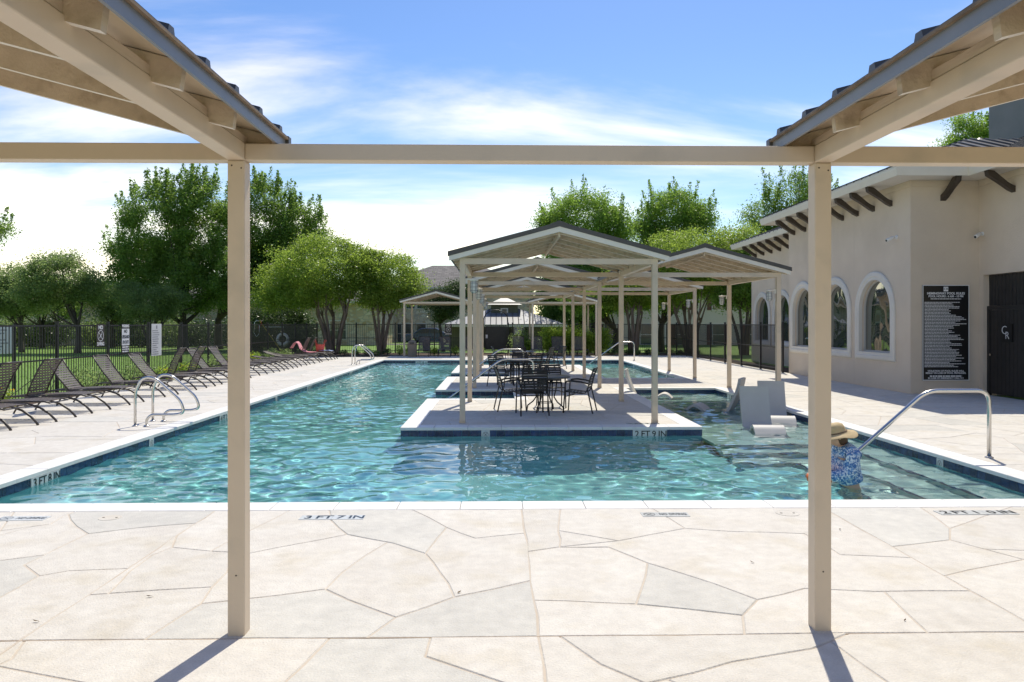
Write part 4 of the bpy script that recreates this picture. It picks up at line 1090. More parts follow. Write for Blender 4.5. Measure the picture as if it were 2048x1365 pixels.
lf = MB().box(-0.68, 0.68, -0.015, 0.015, 0.10, 0.15); lf.box(-0.68, 0.68, -0.015, 0.015, 1.66, 1.71); lf.box(-0.68, -0.64, -0.015, 0.015, 0.15, 1.66); lf.box(0.64, 0.68, -0.015, 0.015, 0.15, 1.66)
lf.build('leaf_frame', 'iron', gt2)
for i in range(11): link('picket', _pk, gt2, (-0.6+0.12*i, 0, 0))
MB().box(-0.62, 0.62, 0.009, 0.014, 0.2, 1.64).build('mesh_screen', 'iron', gt2)
MB().box(-0.62, -0.5, -0.06, -0.016, 0.9, 1.12).build('latch_box', 'ink_white', gt2)

# ================================================================== RAILS
def bez(pts, n=8, r=0.12):
    """polyline with rounded corners"""
    P = [Vector(p) for p in pts]; out = [P[0]]
    for i in range(1, len(P)-1):
        a, b, c_ = P[i-1], P[i], P[i+1]
        ra = min(r, (a-b).length*0.49, (c_-b).length*0.49)
        p, q = b+(a-b).normalized()*ra, b+(c_-b).normalized()*ra
        for k in range(n+1):
            t_ = k/n; out.append(p*(1-t_)**2 + b*2*t_*(1-t_) + q*t_**2)
    out.append(P[-1]); return out
def rail(label, y, pts, group=None):
    t = thing('handrail', label, 'handrail', (pts[0][0], y, 0), 0, group)
    x0 = pts[0][0]
    MB().tube([(p.x, p.y, p.z) for p in bez([(x-x0, 0, z) for x, z in pts], 8, 0.17)], 0.027, 14).build('rail', 'steel', t, True)
    MB().lathe([(0.055, 0.002), (0.055, 0.010), (0.03, 0.022)], (0, 0, 0), 20).build('escutcheon', 'steel', t, True)
    return t
rail('steel handrail running down the pool steps beside the wading person', 10.02, [(6.66, -0.05), (6.66, 0.91), (5.80, 0.91), (4.62, -0.12), (4.05, -0.62)])
rail('steel handrail at the island steps behind the foremost dining set', 19.3, [(0.94, -0.05), (0.94, 0.89), (0.11, 0.89), (-1.25, -0.12), (-1.75, -0.5)])
rail('steel handrail at the island steps between the two rear dining sets', 26.6, [(0.94, -0.05), (0.94, 0.90), (0.11, 0.90), (-1.25, -0.12), (-1.75, -0.5)])
rail('steel handrail over the far pool corner in front of the shrubs', 36.5, [(6.70, -0.05), (6.70, 0.91), (5.98, 0.91), (4.43, -0.2), (3.9, -0.55)])
def ladder(label, x, y, sep=0.68):
    t = thing('pool_ladder', label, 'ladder', (x, y, 0))
    for k in (0, 1):
        yy = k*sep
        pts = [(0, yy, -0.05), (0, yy, 0.62), (0.12, yy, 0.86), (0.34, yy, 0.86), (0.80, yy, 0.45), (0.86, yy, 0.24), (0.72, yy, 0.20), (0.28, yy, 0.20), (0.20, yy, 0.12), (0.20, yy, -0.05)]
        r_ = MB().tube(bez(pts, 7, 0.15), 0.024, 12).build('side_rail', 'steel', t, True)
        for xx in (0, 0.20): MB().lathe([(0.05, 0.002), (0.05, 0.010), (0.03, 0.02)], (xx, yy, 0), 16).build('escutcheon', 'steel', r_, True)
    return t
ladder('pair of looped steel grab rails on the left deck by the nearer loungers', -6.40, 13.40)
ladder('pair of looped steel grab rails on the left deck by the farthest loungers', -6.35, 33.0)

# ================================================================== LOUNGERS
def straps(m_, p0, p1, width, n, gap=0.3, sag=0.0, th=0.004):
    """flat bands across y between rails, from p0 to p1 in (x, z)"""
    dx_, dz_ = (p1[0]-p0[0])/n, (p1[1]-p0[1])/n; Ls = sqrt(dx_*dx_+dz_*dz_); nxn, nzn = -dz_/Ls, dx_/Ls
    for i in range(n):
        a = (p0[0]+dx_*(i+gap/2), p0[1]+dz_*(i+gap/2)); b = (p0[0]+dx_*(i+1-gap/2), p0[1]+dz_*(i+1-gap/2))
        h_ = width/2; K = 4
        for k in range(K):
            y0, y1 = -h_+width*k/K, -h_+width*(k+1)/K
            s0, s1 = -sag*(1-(y0/h_)**2), -sag*(1-(y1/h_)**2)
            v_ = []
            for (q, yy, s_) in ((a, y0, s0), (b, y0, s0), (b, y1, s1), (a, y1, s1)):
                v_.append((q[0]+nxn*s_, yy, q[1]+nzn*s_))
            w_ = [(x+nxn*-th, y, z+nzn*-th) for x, y, z in v_]
            m_.add(v_+w_, [(0,1,2,3),(7,6,5,4),(0,4,5,1),(2,6,7,3)])
_lm = {}
def lounger(label, x, y, rz, lean, group='strap loungers', sm='strap', fm='frame_brown'):
    """origin under the foot end; the head lies towards -x. lean: degrees of the back from level (90 upright, more leans forward)"""
    t = thing('lounger', label, 'lounger', (x, y, 0), rz, group)
    k = (sm, fm)
    if k not in _lm:
        W = 0.62; h_ = W/2
        d = {}
        f_ = []
        for s in (-1, 1):
            m1 = MB().tube([(-0.16, s*h_, 0.345), (-0.26, s*h_, 0.372), (-0.60, s*h_, 0.375), (-1.0, s*h_, 0.345), (-1.45, s*h_, 0.335), (-1.62, s*h_, 0.34)], 0.017, 8)
            f_.append(m1.mesh('side_rail', fm, True))
        d['rail'] = f_
        d['fleg'] = [MB().tube([(-1.12, s*(h_+0.028), 0.325), (-0.85, s*(h_+0.03), 0.350), (-0.55, s*(h_+0.03), 0.335), (-0.32, s*(h_+0.03), 0.265), (-0.15, s*(h_+0.03), 0.15), (-0.05, s*(h_+0.03), 0.045), (-0.02, s*(h_+0.03), 0.0)], [0.016, 0.019, 0.021, 0.022, 0.022, 0.022, 0.022], 8).mesh('leg', fm, True) for s in (-1, 1)]
        d['rleg'] = [MB().tube([(-1.05, s*(h_+0.03), 0.33), (-1.32, s*(h_+0.03), 0.31), (-1.50, s*(h_+0.03), 0.20), (-1.62, s*(h_+0.03), 0.0)], 0.018, 8).mesh('leg', fm, True) for s in (-1, 1)]
        m1 = MB()
        for (xx, zz) in ((-0.16, 0.345), (-0.75, 0.33), (-1.40, 0.31)): m1.tube([(xx, -h_, zz), (xx, h_, zz)], 0.013, 7)
        m1.tube([(-0.62, -h_, 0.34), (-0.66, -h_+0.1, 0.26), (-0.66, h_-0.1, 0.26), (-0.62, h_, 0.34)], 0.010, 6)
        d['cross'] = m1.mesh('crossbar', fm)
        m1 = MB(); straps(m1, (-0.20, 0.372), (-0.62, 0.388), W, 6, 0.27, 0.012); straps(m1, (-0.62, 0.388), (-1.34, 0.352), W, 10, 0.27, 0.012)
        d['seat'] = m1.mesh('seat_strapping', sm)
        m1 = MB()
        for s in (-1, 1): m1.tube([(0, s*h_, 0), (0.30, s*h_, 0.012), (0.62, s*h_, 0.0), (0.82, s*h_, -0.035)], 0.016, 8)
        m1.tube([(0.82, -h_, -0.035), (0.82, h_, -0.035)], 0.016, 8); m1.tube([(0, -h_, 0), (0, h_, 0)], 0.013, 7)
        d['bf'] = m1.mesh('back_frame', fm, True)
        m1 = MB(); straps(m1, (0.02, 0.016), (0.46, 0.020), W, 7, 0.27, 0.012); straps(m1, (0.46, 0.020), (0.83, -0.022), W, 6, 0.27, 0.012)
        d['bs'] = m1.mesh('back_strapping', sm)
        _lm[k] = d
    d = _lm[k]
    for m1 in d['rail']: link('side_rail', m1, t)
    for m1 in d['fleg'] + d['rleg']: link('leg', m1, t)
    link('crossbar', d['cross'], t); link('seat_strapping', d['seat'], t)
    # the back hinges at x=-1.38; local +x of its meshes points up the back
    al = R(lean)
    bk = link('backrest', d['bf'], t, (-1.38, 0, 0.345)); 
    bk.rotation_euler = (0, -(pi - al), 0)
    st_ = link('back_strapping', d['bs'], bk)
    # prop
    tipx, tipz = -1.38 - 0.42*cos(al), 0.345 + 0.42*sin(al)
    if lean > 12:
        pr = MB()
        for s in (-1, 1): pr.tube([(tipx, s*0.29, tipz), (-1.78 if lean < 95 else -1.74, s*0.29, 0.325)], 0.008, 6)
        pr.tube([(-1.38, -0.31, 0.34), (-1.80, -0.31, 0.325), (-1.80, 0.31, 0.325), (-1.38, 0.31, 0.34)], 0.010, 6)
        pr.build('prop', fm, t)
    return t
FOOT = -8.15
LY = [(11.72, 45, 'reclined lounger farthest from the far fence in the lawn-side row'), (13.22, 45, None), (14.35, 114, None), (15.64, 114, None), (17.18, 52, None), (19.0, 52, None), (20.95, 48, None), (22.15, 112, None), (23.5, 112, None), (24.75, 50, None), (26.6, 50, None), (28.05, 4, None), (29.35, 52, None), (30.6, 3, None), (32.1, 3, None), (33.5, 14, None), (35.05, 4, None), (36.9, 110, None), (38.2, 112, None)]
labs = {45: 'brown strap lounger with raised back in the row facing the pool', 52: 'brown strap lounger with raised back in the row facing the pool', 48: 'brown strap lounger with raised back in the row facing the pool', 50: 'brown strap lounger with raised back in the row facing the pool',
        114: 'brown strap lounger with its back folded forward over the seat in the lawn-side row', 112: 'brown strap lounger with its back folded forward over the seat in the lawn-side row', 110: 'brown strap lounger with folded-forward back and pink towel on it',
        4: 'brown strap lounger lying flat in the row facing the pool', 3: 'brown strap lounger lying flat in the row facing the pool', 14: 'brown strap lounger with its back only slightly raised, in the row facing the pool'}
rl_ = random.Random(2)
for (y, ln, lb) in LY:
    lb = labs[ln]
    lb = {11.72: 'raised-back brown strap lounger heading the lawn-side row', 14.35: 'brown strap lounger with back folded forward, beside another folded one opposite the near grab rails', 15.64: 'folded-forward brown strap lounger next to the first raised lit back',
          17.18: 'raised-back brown strap lounger behind the folded pair, before the NO DIVING sign', 19.0: 'raised-back brown strap lounger before the fence post with the NO DIVING sign', 20.95: 'raised-back brown strap lounger under the no-lifeguard warning sign', 22.15: 'folded-forward brown strap lounger past the tall white notice board', 23.5: 'folded-forward brown strap lounger followed by a raised pale back',
          33.5: labs[14]}.get(y, lb)
    if y == 38.2: lb = 'brown strap lounger with folded-forward back and a coral bag on its seat'
    lounger(lb, FOOT + rl_.uniform(-0.05, 0.05), y, R(rl_.uniform(-4.5, 4.5)), ln, 'strap loungers along the lawn fence')
for (qx, lb) in ((846, 'brown strap lounger beside the ribbed litter bin at the far fence'), (889, None), (934, None), (1040, None), (1075, None), (1122, None), (1166, None)):
    X = (qx-994)/1500*40.9
    lounger(lb or 'brown strap lounger set end-on to the pool before the far fence', X, 40.7, R(-90+rl_.uniform(-3, 3)), 58, 'strap loungers before the far fence')

# ================================================================== DINING SETS
_dc = {}
def dining_chair(label, x, y, rz, group='strap dining chairs on the island'):
    """faces local +y"""
    t = thing('dining_chair', label, 'chair', (x, y, 0), rz, group)
    if not _dc:
        W = 0.50; h_ = W/2
        _dc['leg'] = []
        for s in (-1, 1):
            _dc['leg'].append(MB().tube([(s*(h_+0.03), 0.27, 0.0), (s*(h_+0.025), 0.25, 0.30), (s*(h_+0.02), 0.23, 0.60)], 0.014, 8).mesh('leg', 'frame_dark', True))
            _dc['leg'].append(MB().tube([(s*(h_+0.03), -0.33, 0.0), (s*(h_+0.02), -0.24, 0.40), (s*(h_+0.015), -0.215, 0.52)], 0.014, 8).mesh('leg', 'frame_dark', True))
        _dc['arm'] = [MB().tube([(s*(h_+0.02), 0.23, 0.60), (s*(h_+0.03), 0.20, 0.645), (s*(h_+0.035), 0.08, 0.655), (s*(h_+0.03), -0.10, 0.635), (s*(h_+0.015), -0.235, 0.60)], [0.014, 0.018, 0.02, 0.018, 0.014], 8).mesh('arm', 'frame_dark', True) for s in (-1, 1)]
        m1 = MB()
        for s in (-1, 1): m1.tube([(s*h_, 0.24, 0.435), (s*h_, 0.10, 0.425), (s*h_, -0.10, 0.40), (s*h_, -0.18, 0.415), (s*h_, -0.225, 0.50), (s*h_, -0.27, 0.70), (s*h_, -0.345, 0.90)], 0.013, 8)
        m1.tube([(-h_, 0.24, 0.435), (h_, 0.24, 0.435)], 0.013, 7); m1.tube([(-h_, -0.345, 0.90), (-h_/2, -0.36, 0.895), (h_/2, -0.36, 0.895), (h_, -0.345, 0.90)], 0.013, 7)
        _dc['frame'] = m1.mesh('seat_frame', 'frame_dark', True)
        def st(seq, n):
            m2 = MB(); tmp = MB()
            for (a, b, k) in seq: straps(tmp, a, b, W, k, 0.24, 0.010)
            # straps() works in (x, z) with bands across y: turn so that x becomes y
            m2.add([(yy, xx, zz) for xx, yy, zz in tmp.v], [f[::-1] for f in tmp.f]); return m2
        _dc['seat'] = st([((0.235, 0.442), (0.10, 0.432), 2), ((0.10, 0.432), (-0.10, 0.408), 3)], 5).mesh('seat_strapping', 'strap_dark')
        _dc['back'] = st([((-0.222, 0.48), (-0.27, 0.70), 4), ((-0.27, 0.70), (-0.345, 0.905), 4)], 8).mesh('back_strapping', 'strap_dark')
        m1 = MB(); m1.tube([(-h_-0.02, 0.255, 0.33), (-h_*0.6, 0.10, 0.36), (h_*0.6, 0.10, 0.36), (h_+0.02, 0.255, 0.33)], 0.010, 6)
        _dc['brace'] = m1.mesh('brace', 'frame_dark')
    for m1 in _dc['leg']: link('leg', m1, t)
    for m1 in _dc['arm']: link('arm', m1, t)
    for k, nme in (('frame', 'seat_frame'), ('seat', 'seat_strapping'), ('back', 'back_strapping'), ('brace', 'brace')): link(nme, _dc[k], t)
    return t
_tm = {}
def dining_table(label, x, y, rz=0.3):
    t = thing('dining_table', label, 'table', (x, y, 0), rz, 'round dining tables on the island')
    if not _tm:
        _tm['top'] = MB().lathe([(0.10, 0.690), (0.49, 0.690), (0.52, 0.70), (0.525, 0.715), (0.51, 0.728), (0.06, 0.728), (0.05, 0.722)], (0, 0, 0), 40).mesh('table_top', 'table_top', True)
        _tm['leg'] = MB().tube([(0.27, 0, 0.69), (0.24, 0, 0.45), (0.20, 0, 0.30), (0.27, 0, 0.20), (0.40, 0, 0.10), (0.42, 0, 0.0)], 0.015, 8).mesh('leg', 'frame_dark', True)
        _tm['leg2'] = MB().tube([(0.16, 0, 0.69), (0.15, 0, 0.0)], 0.014, 8).mesh('leg', 'frame_dark', True)
        m1 = MB(); m1.tube([(0.155*cos(a), 0.155*sin(a), 0.18) for a in [2*pi*i/20 for i in range(21)]], 0.009, 6); m1.tube([(0.27*cos(a), 0.27*sin(a), 0.68) for a in [2*pi*i/20 for i in range(21)]], 0.009, 6)
        _tm['ring'] = m1.mesh('ring_brace', 'frame_dark')
    link('table_top', _tm['top'], t); link('ring_brace', _tm['ring'], t)
    for k in range(4):
        link('leg', _tm['leg'], t, (0, 0, 0), (0, 0, pi/4+k*pi/2)); link('leg', _tm['leg2'], t, (0, 0, 0), (0, 0, k*pi/2))
    return t
tx, ty = 1.00, 15.55
dining_table('round dark dining table on the island nearest its open end', tx, ty)
dining_chair('dark strap dining chair with its back to the open end of the island', 0.70, 15.0, R(8))
dining_chair('dark strap dining chair facing the clubhouse at the foremost table', 0.30, 15.72, R(-82))
dining_chair('dark strap dining chair facing the lawn at the foremost table', 1.68, 15.38, R(74))
dining_chair('dark strap dining chair across the foremost table, towards the island steps', 1.18, 16.32, R(184))
tx, ty = 0.55, 22.6
dining_table('round dark dining table in the middle bay of the island', tx, ty, 0.6)
dining_chair('dark strap dining chair facing the clubhouse at the middle table', 0.12, 21.75, R(-30))
dining_chair('dark strap dining chair pushed in at the middle table towards the front steps', 0.98, 21.95, R(12))
dining_chair('dark strap dining chair facing the lawn at the middle table', 1.28, 22.75, R(75))
dining_chair('dark strap dining chair on the far side of the middle table', 0.70, 23.4, R(176))
tx, ty = 1.0, 29.3
dining_table('round dark dining table at the rear end of the island', tx, ty, 0.1)
dining_chair('dark strap dining chair at the rear table towards the rear steps', 0.80, 28.6, R(6))
dining_chair('dark strap dining chair facing the clubhouse at the rear table', 0.15, 29.5, R(-80))
dining_chair('dark strap dining chair turned aside next to the rear table', 1.85, 29.0, R(60))
dining_chair('dark strap dining chair drawn out beyond the rear table', 2.35, 29.9, R(118))

# ================================================================== IN-POOL LOUNGERS
def ledge_lounger(label, x, y, rz, m='resin_grey', z=-0.36, back=0.86):
    """S-shaped moulded chaise; occupant faces local +y"""
    t = thing('pool_lounger', label, 'lounger', (x, y, z), rz, None)
    cl = [(-0.66, 1.06), (-0.62, 0.86), (-0.53, 0.60), (-0.44, 0.38), (-0.34, 0.22), (-0.18, 0.14), (0.02, 0.14), (0.18, 0.20), (0.32, 0.30), (0.43, 0.345), (0.54, 0.31), (0.66, 0.20), (0.80, 0.10), (0.94, 0.05)]
    # smooth the centre line
    P = []
    for i in range(len(cl)-1):
        p0, p1, p2, p3 = cl[max(i-1, 0)], cl[i], cl[i+1], cl[min(i+2, len(cl)-1)]
        for k in range(4):
            u = k/4; f = lambda a, b, c_, d_: 0.5*((2*b)+(-a+c_)*u+(2*a-5*b+4*c_-d_)*u*u+(-a+3*b-3*c_+d_)*u**3)
            P.append((f(p0[0], p1[0], p2[0], p3[0]), f(p0[1], p1[1], p2[1], p3[1])))
    P.append(cl[-1])
    up, lo = [], []
    for i, (a, b) in enumerate(P):
        a0, a1 = P[max(i-1, 0)], P[min(i+1, len(P)-1)]; d = Vector((a1[0]-a0[0], a1[1]-a0[1])).normalized(); n_ = Vector((-d.y, d.x))
        up.append((a+n_.x*0.03, b+n_.y*0.03)); lo.append((a-n_.x*0.03, b-n_.y*0.03))
    m_ = MB(); n = len(P); hw = 0.31
    for s, e_ in ((-hw, 0), (hw, 0)):
        m_.add([(s, p[0], p[1]) for p in up] + [(s, p[0], p[1]) for p in lo], [((i, i+1, n+i+1, n+i) if s > 0 else (n+i, n+i+1, i+1, i)) for i in range(n-1)])
    def skin(pts, flip):
        m_.add([(-hw, p[0], p[1]) for p in pts] + [(hw, p[0], p[1]) for p in pts], [((i+1, i, n+i, n+i+1) if flip else (i, i+1, n+i+1, n+i)) for i in range(n-1)])
    skin(up, True); skin(lo, False)
    for (a, b) in ((up[0], lo[0]), (up[-1], lo[-1])): m_.quad((-hw, a[0], a[1]), (hw, a[0], a[1]), (hw, b[0], b[1]), (-hw, b[0], b[1]))
    sh_ = smooth_by_angle(m_.build('shell', m, t), 50); sh_.scale = (0.88, 0.92, 0.90)
    MB().box(-hw+0.06, hw-0.06, -0.24, 0.08, 0.0, 0.092).build('base', m, t)
    return t
ledge_lounger('grey moulded in-pool lounger facing the deep water beside the island corner', 4.94, 13.9, R(175))
ledge_lounger('grey moulded in-pool lounger standing closest to the clubhouse-side pool edge', 5.72, 15.25, R(170))
ledge_lounger('grey moulded in-pool lounger turned towards the island', 4.95, 16.95, R(60))
ledge_lounger('pale moulded in-pool lounger at the island edge by the paved bridge', 4.05, 19.9, R(-105), 'resin_white')

# ================================================================== SIGNS ON THE FENCE
def fence_sign(name, label, y, z0, z1, w_, m, x=-10.955):
    t = thing(name, label, 'sign', (x, y, 0), R(90))      # local x runs along +Y, front looks to local -y = world +X
    MB().box(-w_/2, w_/2, -0.004, 0.004, z0, z1).build('panel', m, t)
    return t
def onfence(qx, X=-10.955):
    k_ = (qx-1024)/F_PX; d_ = X/(k_*cos(YAW)+sin(YAW)); return -k_*d_*sin(YAW)+d_*cos(YAW)
s_ = fence_sign('no_diving_sign', 'brown NO DIVING sign on the lawn fence', onfence(201), 1.18, 1.80, 0.42, 'sign_brown')
text('NO', 0.15, 'ink_white', s_, (0, -0.006, 1.70), F90, bold=0.004); text('DIVING', 0.13, 'ink_white', s_, (0, -0.006, 1.245), F90, bold=0.004, squeeze=0.85)
nodive(s_, F90, 0.155, None, 'ink_white', (0, -0.006, 1.475))
s_ = fence_sign('warning_sign', 'white and dark sign warning of no lifeguard on the lawn fence', onfence(251), 0.93, 1.80, 0.46, 'sign_black')
MB().box(-0.22, 0.22, -0.0055, -0.0042, 1.17, 1.66).build('field', 'ink_white', s_)
for k, (q, z) in enumerate((('NO', 1.58), ('LIFEGUARD', 1.42), ('ON DUTY', 1.26))): text(q, 0.135, 'sign_black', s_, (0, -0.007, z), F90, bold=0.003, squeeze=0.9 if k == 0 else 0.6)
text('WARNING', 0.12, 'ink_white', s_, (0, -0.006, 1.735), F90, bold=0.004, squeeze=0.72)
q = MB(); fake_lines(q, -0.20, 0.20, 0.955, 1.14, 0.065, 0.038, -0.006, r2, (0.85, 1)); tag(q.build('small_print', 'ink_white', s_), kind='stuff')
s_ = fence_sign('notice_sign', 'tall white notice board with grey print on the lawn fence', onfence(313), 0.78, 1.80, 0.70, 'sign_white')
q = MB(); fake_lines(q, -0.29, 0.29, 0.83, 1.60, 0.068, 0.032, -0.006, r2, (0.45, 1.0)); q.quad((-0.05, -0.006, 1.64), (0.05, -0.006, 1.64), (0.05, -0.006, 1.75), (-0.05, -0.006, 1.75)); tag(q.build('small_print', 'ink_grey', s_), kind='stuff')
s_ = thing('no_diving_sign', 'brown NO DIVING sign on the far fence beside the pergola', 'sign', ((897-994)/1500*46.0, 46.03, 0))
MB().box(-0.21, 0.21, -0.004, 0.004, 1.10, 1.76).build('panel', 'sign_brown', s_)
text('NO', 0.16, 'ink_white', s_, (0, -0.006, 1.66), F90, bold=0.004); text('DIVING', 0.14, 'ink_white', s_, (0, -0.006, 1.17), F90, bold=0.004, squeeze=0.8); nodive(s_, F90, 0.15, None, 'ink_white', (0, -0.006, 1.43))
s_ = thing('gate_sign', 'small dark framed notice beside the arched gate', 'sign', ((1038-994)/1500*46.0, 46.03, 0))
MB().box(-0.31, 0.31, -0.004, 0.004, 1.12, 1.56).build('panel', 'sign_black', s_)
q = MB()
for (a, b, c_, d) in ((-0.31, 0.31, 1.54, 1.56), (-0.31, 0.31, 1.12, 1.14), (-0.31, -0.29, 1.14, 1.54), (0.29, 0.31, 1.14, 1.54)): q.box(a, b, -0.007, -0.0042, c_, d)
fake_lines(q, -0.26, 0.26, 1.17, 1.48, 0.065, 0.03, -0.006, r2, (0.8, 1)); tag(q.build('small_print', 'ink_white', s_), kind='stuff')
s_ = thing('hours_plate', 'narrow upright black plate with white marks on the side fence', 'sign', (10.44, 39.3, 0), R(-90))
MB().box(-0.08, 0.08, -0.004, 0.004, 1.0, 1.72).build('panel', 'sign_black', s_)
q = MB()
for k in range(4):
    q.box(-0.045, 0.045, -0.007, -0.0042, 1.08+0.16*k, 1.10+0.16*k); q.box(-0.01, 0.01, -0.0072, -0.0043, 1.101+0.16*k, 1.19+0.16*k)
q.build('figure', 'ink_white', s_)
s_ = thing('yard_sign', 'white sign on two dark posts standing in the lawn', 'sign', (-13.6, 20.8, 0), R(62))
MB().box(-0.34, 0.34, -0.012, 0.012, 0.98, 1.74).build('panel', 'sign_white', s_)
for sx in (-0.38, 0.38): MB().box(sx-0.03, sx+0.03, -0.03, 0.03, -0.05, 1.80).build('post', 'iron', s_)
q = MB(); fake_lines(q, -0.27, 0.27, 1.05, 1.65, 0.09, 0.035, -0.0135, r2, (0.4, 0.9)); tag(q.build('small_print', 'ink_grey', s_), kind='stuff')

# ================================================================== SAFETY GEAR AND BELONGINGS
gy_ = 44.6
bx_ = (568-994)/1500*gy_; 
lr = thing('ring_buoy', 'white ring buoy with dark straps hanging before the dark evergreen', 'ring buoy', (bx_, gy_, 0.88))
rg = MB()
NR, NS = 28, 10
for i in range(NR):
    a = 2*pi*i/NR
    for k in range(NS):
        b = 2*pi*k/NS; r_ = 0.30+0.085*cos(b); rg.v.append((r_*cos(a), 0.075*sin(b), r_*sin(a)))
for i in range(NR):
    for k in range(NS): rg.f.append((i*NS+k, ((i+1) % NR)*NS+k, ((i+1) % NR)*NS+(k+1) % NS, i*NS+(k+1) % NS))
rg.build('ring', 'white_plastic', lr, True)
for a0 in (0.0, pi):
    MB().tube([(0.30*cos(a0)+0.098*cos(a0)*cos(b), 0.09*sin(b), 0.30*sin(a0)+0.098*sin(a0)*cos(b)) for b in [2*pi*i/14 for i in range(15)]], 0.018, 6).build('strap', 'sign_black', lr)
MB().tube([(0.41*cos(a), 0.05, 0.41*sin(a)-0.02) for a in [pi+pi*i/14 for i in range(15)]], 0.009, 5).build('grab_rope', 'white_plastic', lr)
st_ = thing('safety_stand', 'dark post with a white crossbar carrying the rescue gear', 'stand', (bx_-0.02, gy_+0.12, 0))
MB().box(-0.045, 0.045, -0.03, 0.03, -0.05, 1.55).build('post', 'iron', st_)
MB().tube([(-1.05, 0, 1.60), (0.05, 0, 1.60)], 0.022, 8).build('crossbar', 'white_plastic', st_)
pl_ = thing('rescue_pole', 'yellow rescue pole leaning on the safety stand with red rope', 'pole', (bx_, gy_-0.25, 0))
MB().tube([(0.15, -0.1, 0.0), (-1.30, 0.1, 1.95)], 0.022, 8).build('pole', 'yellow_pole', pl_)
MB().tube([(-1.28+0.09*cos(a), 0.08+0.09*sin(a)*0.5, 1.86-0.30*abs(sin(a*0.5))*1.0+0.05*cos(3*a)) for a in [2*pi*i/18 for i in range(37)]], 0.03, 6).build('rope_coil', 'red_rope', pl_)
MB().tube([(-1.32, 0.05, 1.95), (-1.45, 0.0, 1.98), (-1.58, 0.0, 1.85), (-1.60, 0.0, 1.25), (-1.46, 0.0, 1.02), (-1.32, 0.0, 1.2), (-1.30, 0.02, 1.7)], 0.017, 7).build('hook_rope', 'white_plastic', pl_, True)
# coral beach bag with handles and towels on the last lounger
bg_ = thing('beach_bag', 'coral red tote bag with handles on the last lawn-side lounger', 'bag', (-8.95, 38.15, 0.385), R(12))
b_ = MB(); 
for (z, sx, sy) in ((0.0, 0.19, 0.09), (0.18, 0.22, 0.105), (0.36, 0.235, 0.095)):
    b_.v += [(sx*cos(a)*(1 if abs(cos(a)) > 0.5 else 0.96), sy*sin(a), z) for a in [2*pi*(i+0.5)/16 for i in range(16)]]
for r_ in range(2):
    for i in range(16): b_.f.append((r_*16+i, r_*16+(i+1) % 16, (r_+1)*16+(i+1) % 16, (r_+1)*16+i))
b_.f.append(tuple(range(16))[::-1]); b_.build('body', 'coral', bg_, True)
for s in (-1, 1): MB().tube([(s*0.19, 0, 0.34), (s*0.25, 0, 0.50), (s*0.33, 0, 0.56), (s*0.24, 0.02, 0.60), (s*0.14, 0.0, 0.36)], 0.013, 6).build('handle', 'coral', bg_, True)
def cloth(name, label, cat, m, pts_x, pts_z, y0, y1, loc, seed):
    rr_ = random.Random(seed); v_, f_ = [], []; n = len(pts_x); K = 8
    for k in range(K+1):
        for i in range(n):
            v_.append((pts_x[i]+rr_.uniform(-0.015, 0.015), y0+(y1-y0)*k/K, pts_z[i]+rr_.uniform(-0.012, 0.018)))
    for k in range(K):
        for i in range(n-1): f_.append((k*n+i, k*n+i+1, (k+1)*n+i+1, (k+1)*n+i))
    o_ = MB().add(v_, f_).build(name, m, None, True); o_.location = loc
    sd_ = o_.modifiers.new('thickness', 'SOLIDIFY'); sd_.thickness = 0.012
    return tag(o_, label, cat)
cloth('towel', 'pink striped towel draped over a folded-forward lounger back', 'towel', 'pink', [-1.9, -1.75, -1.62, -1.52, -1.42, -1.2, -0.95, -0.7], [0.60, 0.86, 0.92, 0.82, 0.60, 0.44, 0.42, 0.42], -0.30, 0.30, (FOOT, 36.9, 0), 1)
cloth('towel', 'blue and white towel lying beside the coral bag', 'towel', 'blue_cloth', [-0.95, -0.8, -0.6, -0.45, -0.30], [0.43, 0.46, 0.44, 0.46, 0.42], -0.25, 0.25, (FOOT+0.1, 38.25, 0), 2)

# ribbed litter bins
def bin_(label, x, y, s=1.0):
    t = thing('litter_bin', label, 'litter bin', (x, y, 0))
    b_ = MB().lathe([(0.24*s, 0.0), (0.29*s, 0.68*s), (0.31*s, 0.70*s), (0.31*s, 0.75*s)], (0, 0, 0), 28).build('body', 'can', t)
    for k in range(20):
        a = 2*pi*k/20; MB().tube([(0.245*s*cos(a), 0.245*s*sin(a), 0.02), (0.292*s*cos(a), 0.292*s*sin(a), 0.67*s)], 0.014*s, 5).build('rib', 'can', b_)
    MB().lathe([(0.29*s, 0.75*s), (0.28*s, 0.86*s), (0.24*s, 0.97*s), (0.15*s, 1.04*s), (0.03*s, 1.06*s)], (0, 0, 0), 28).build('lid', 'can', t, True)
    MB().box(-0.14*s, 0.14*s, -0.292*s, -0.24*s, 0.80*s, 0.93*s).build('flap', 'frame_brown', t)
bin_('ribbed brown litter bin with domed lid by the far pergola post', (825.5-994)/1500*40.9, 40.75, 0.86)
bin_('ribbed brown litter bin beyond the far fence near the blue car', (853-994)/1500*48.2, 48.2, 0.82)

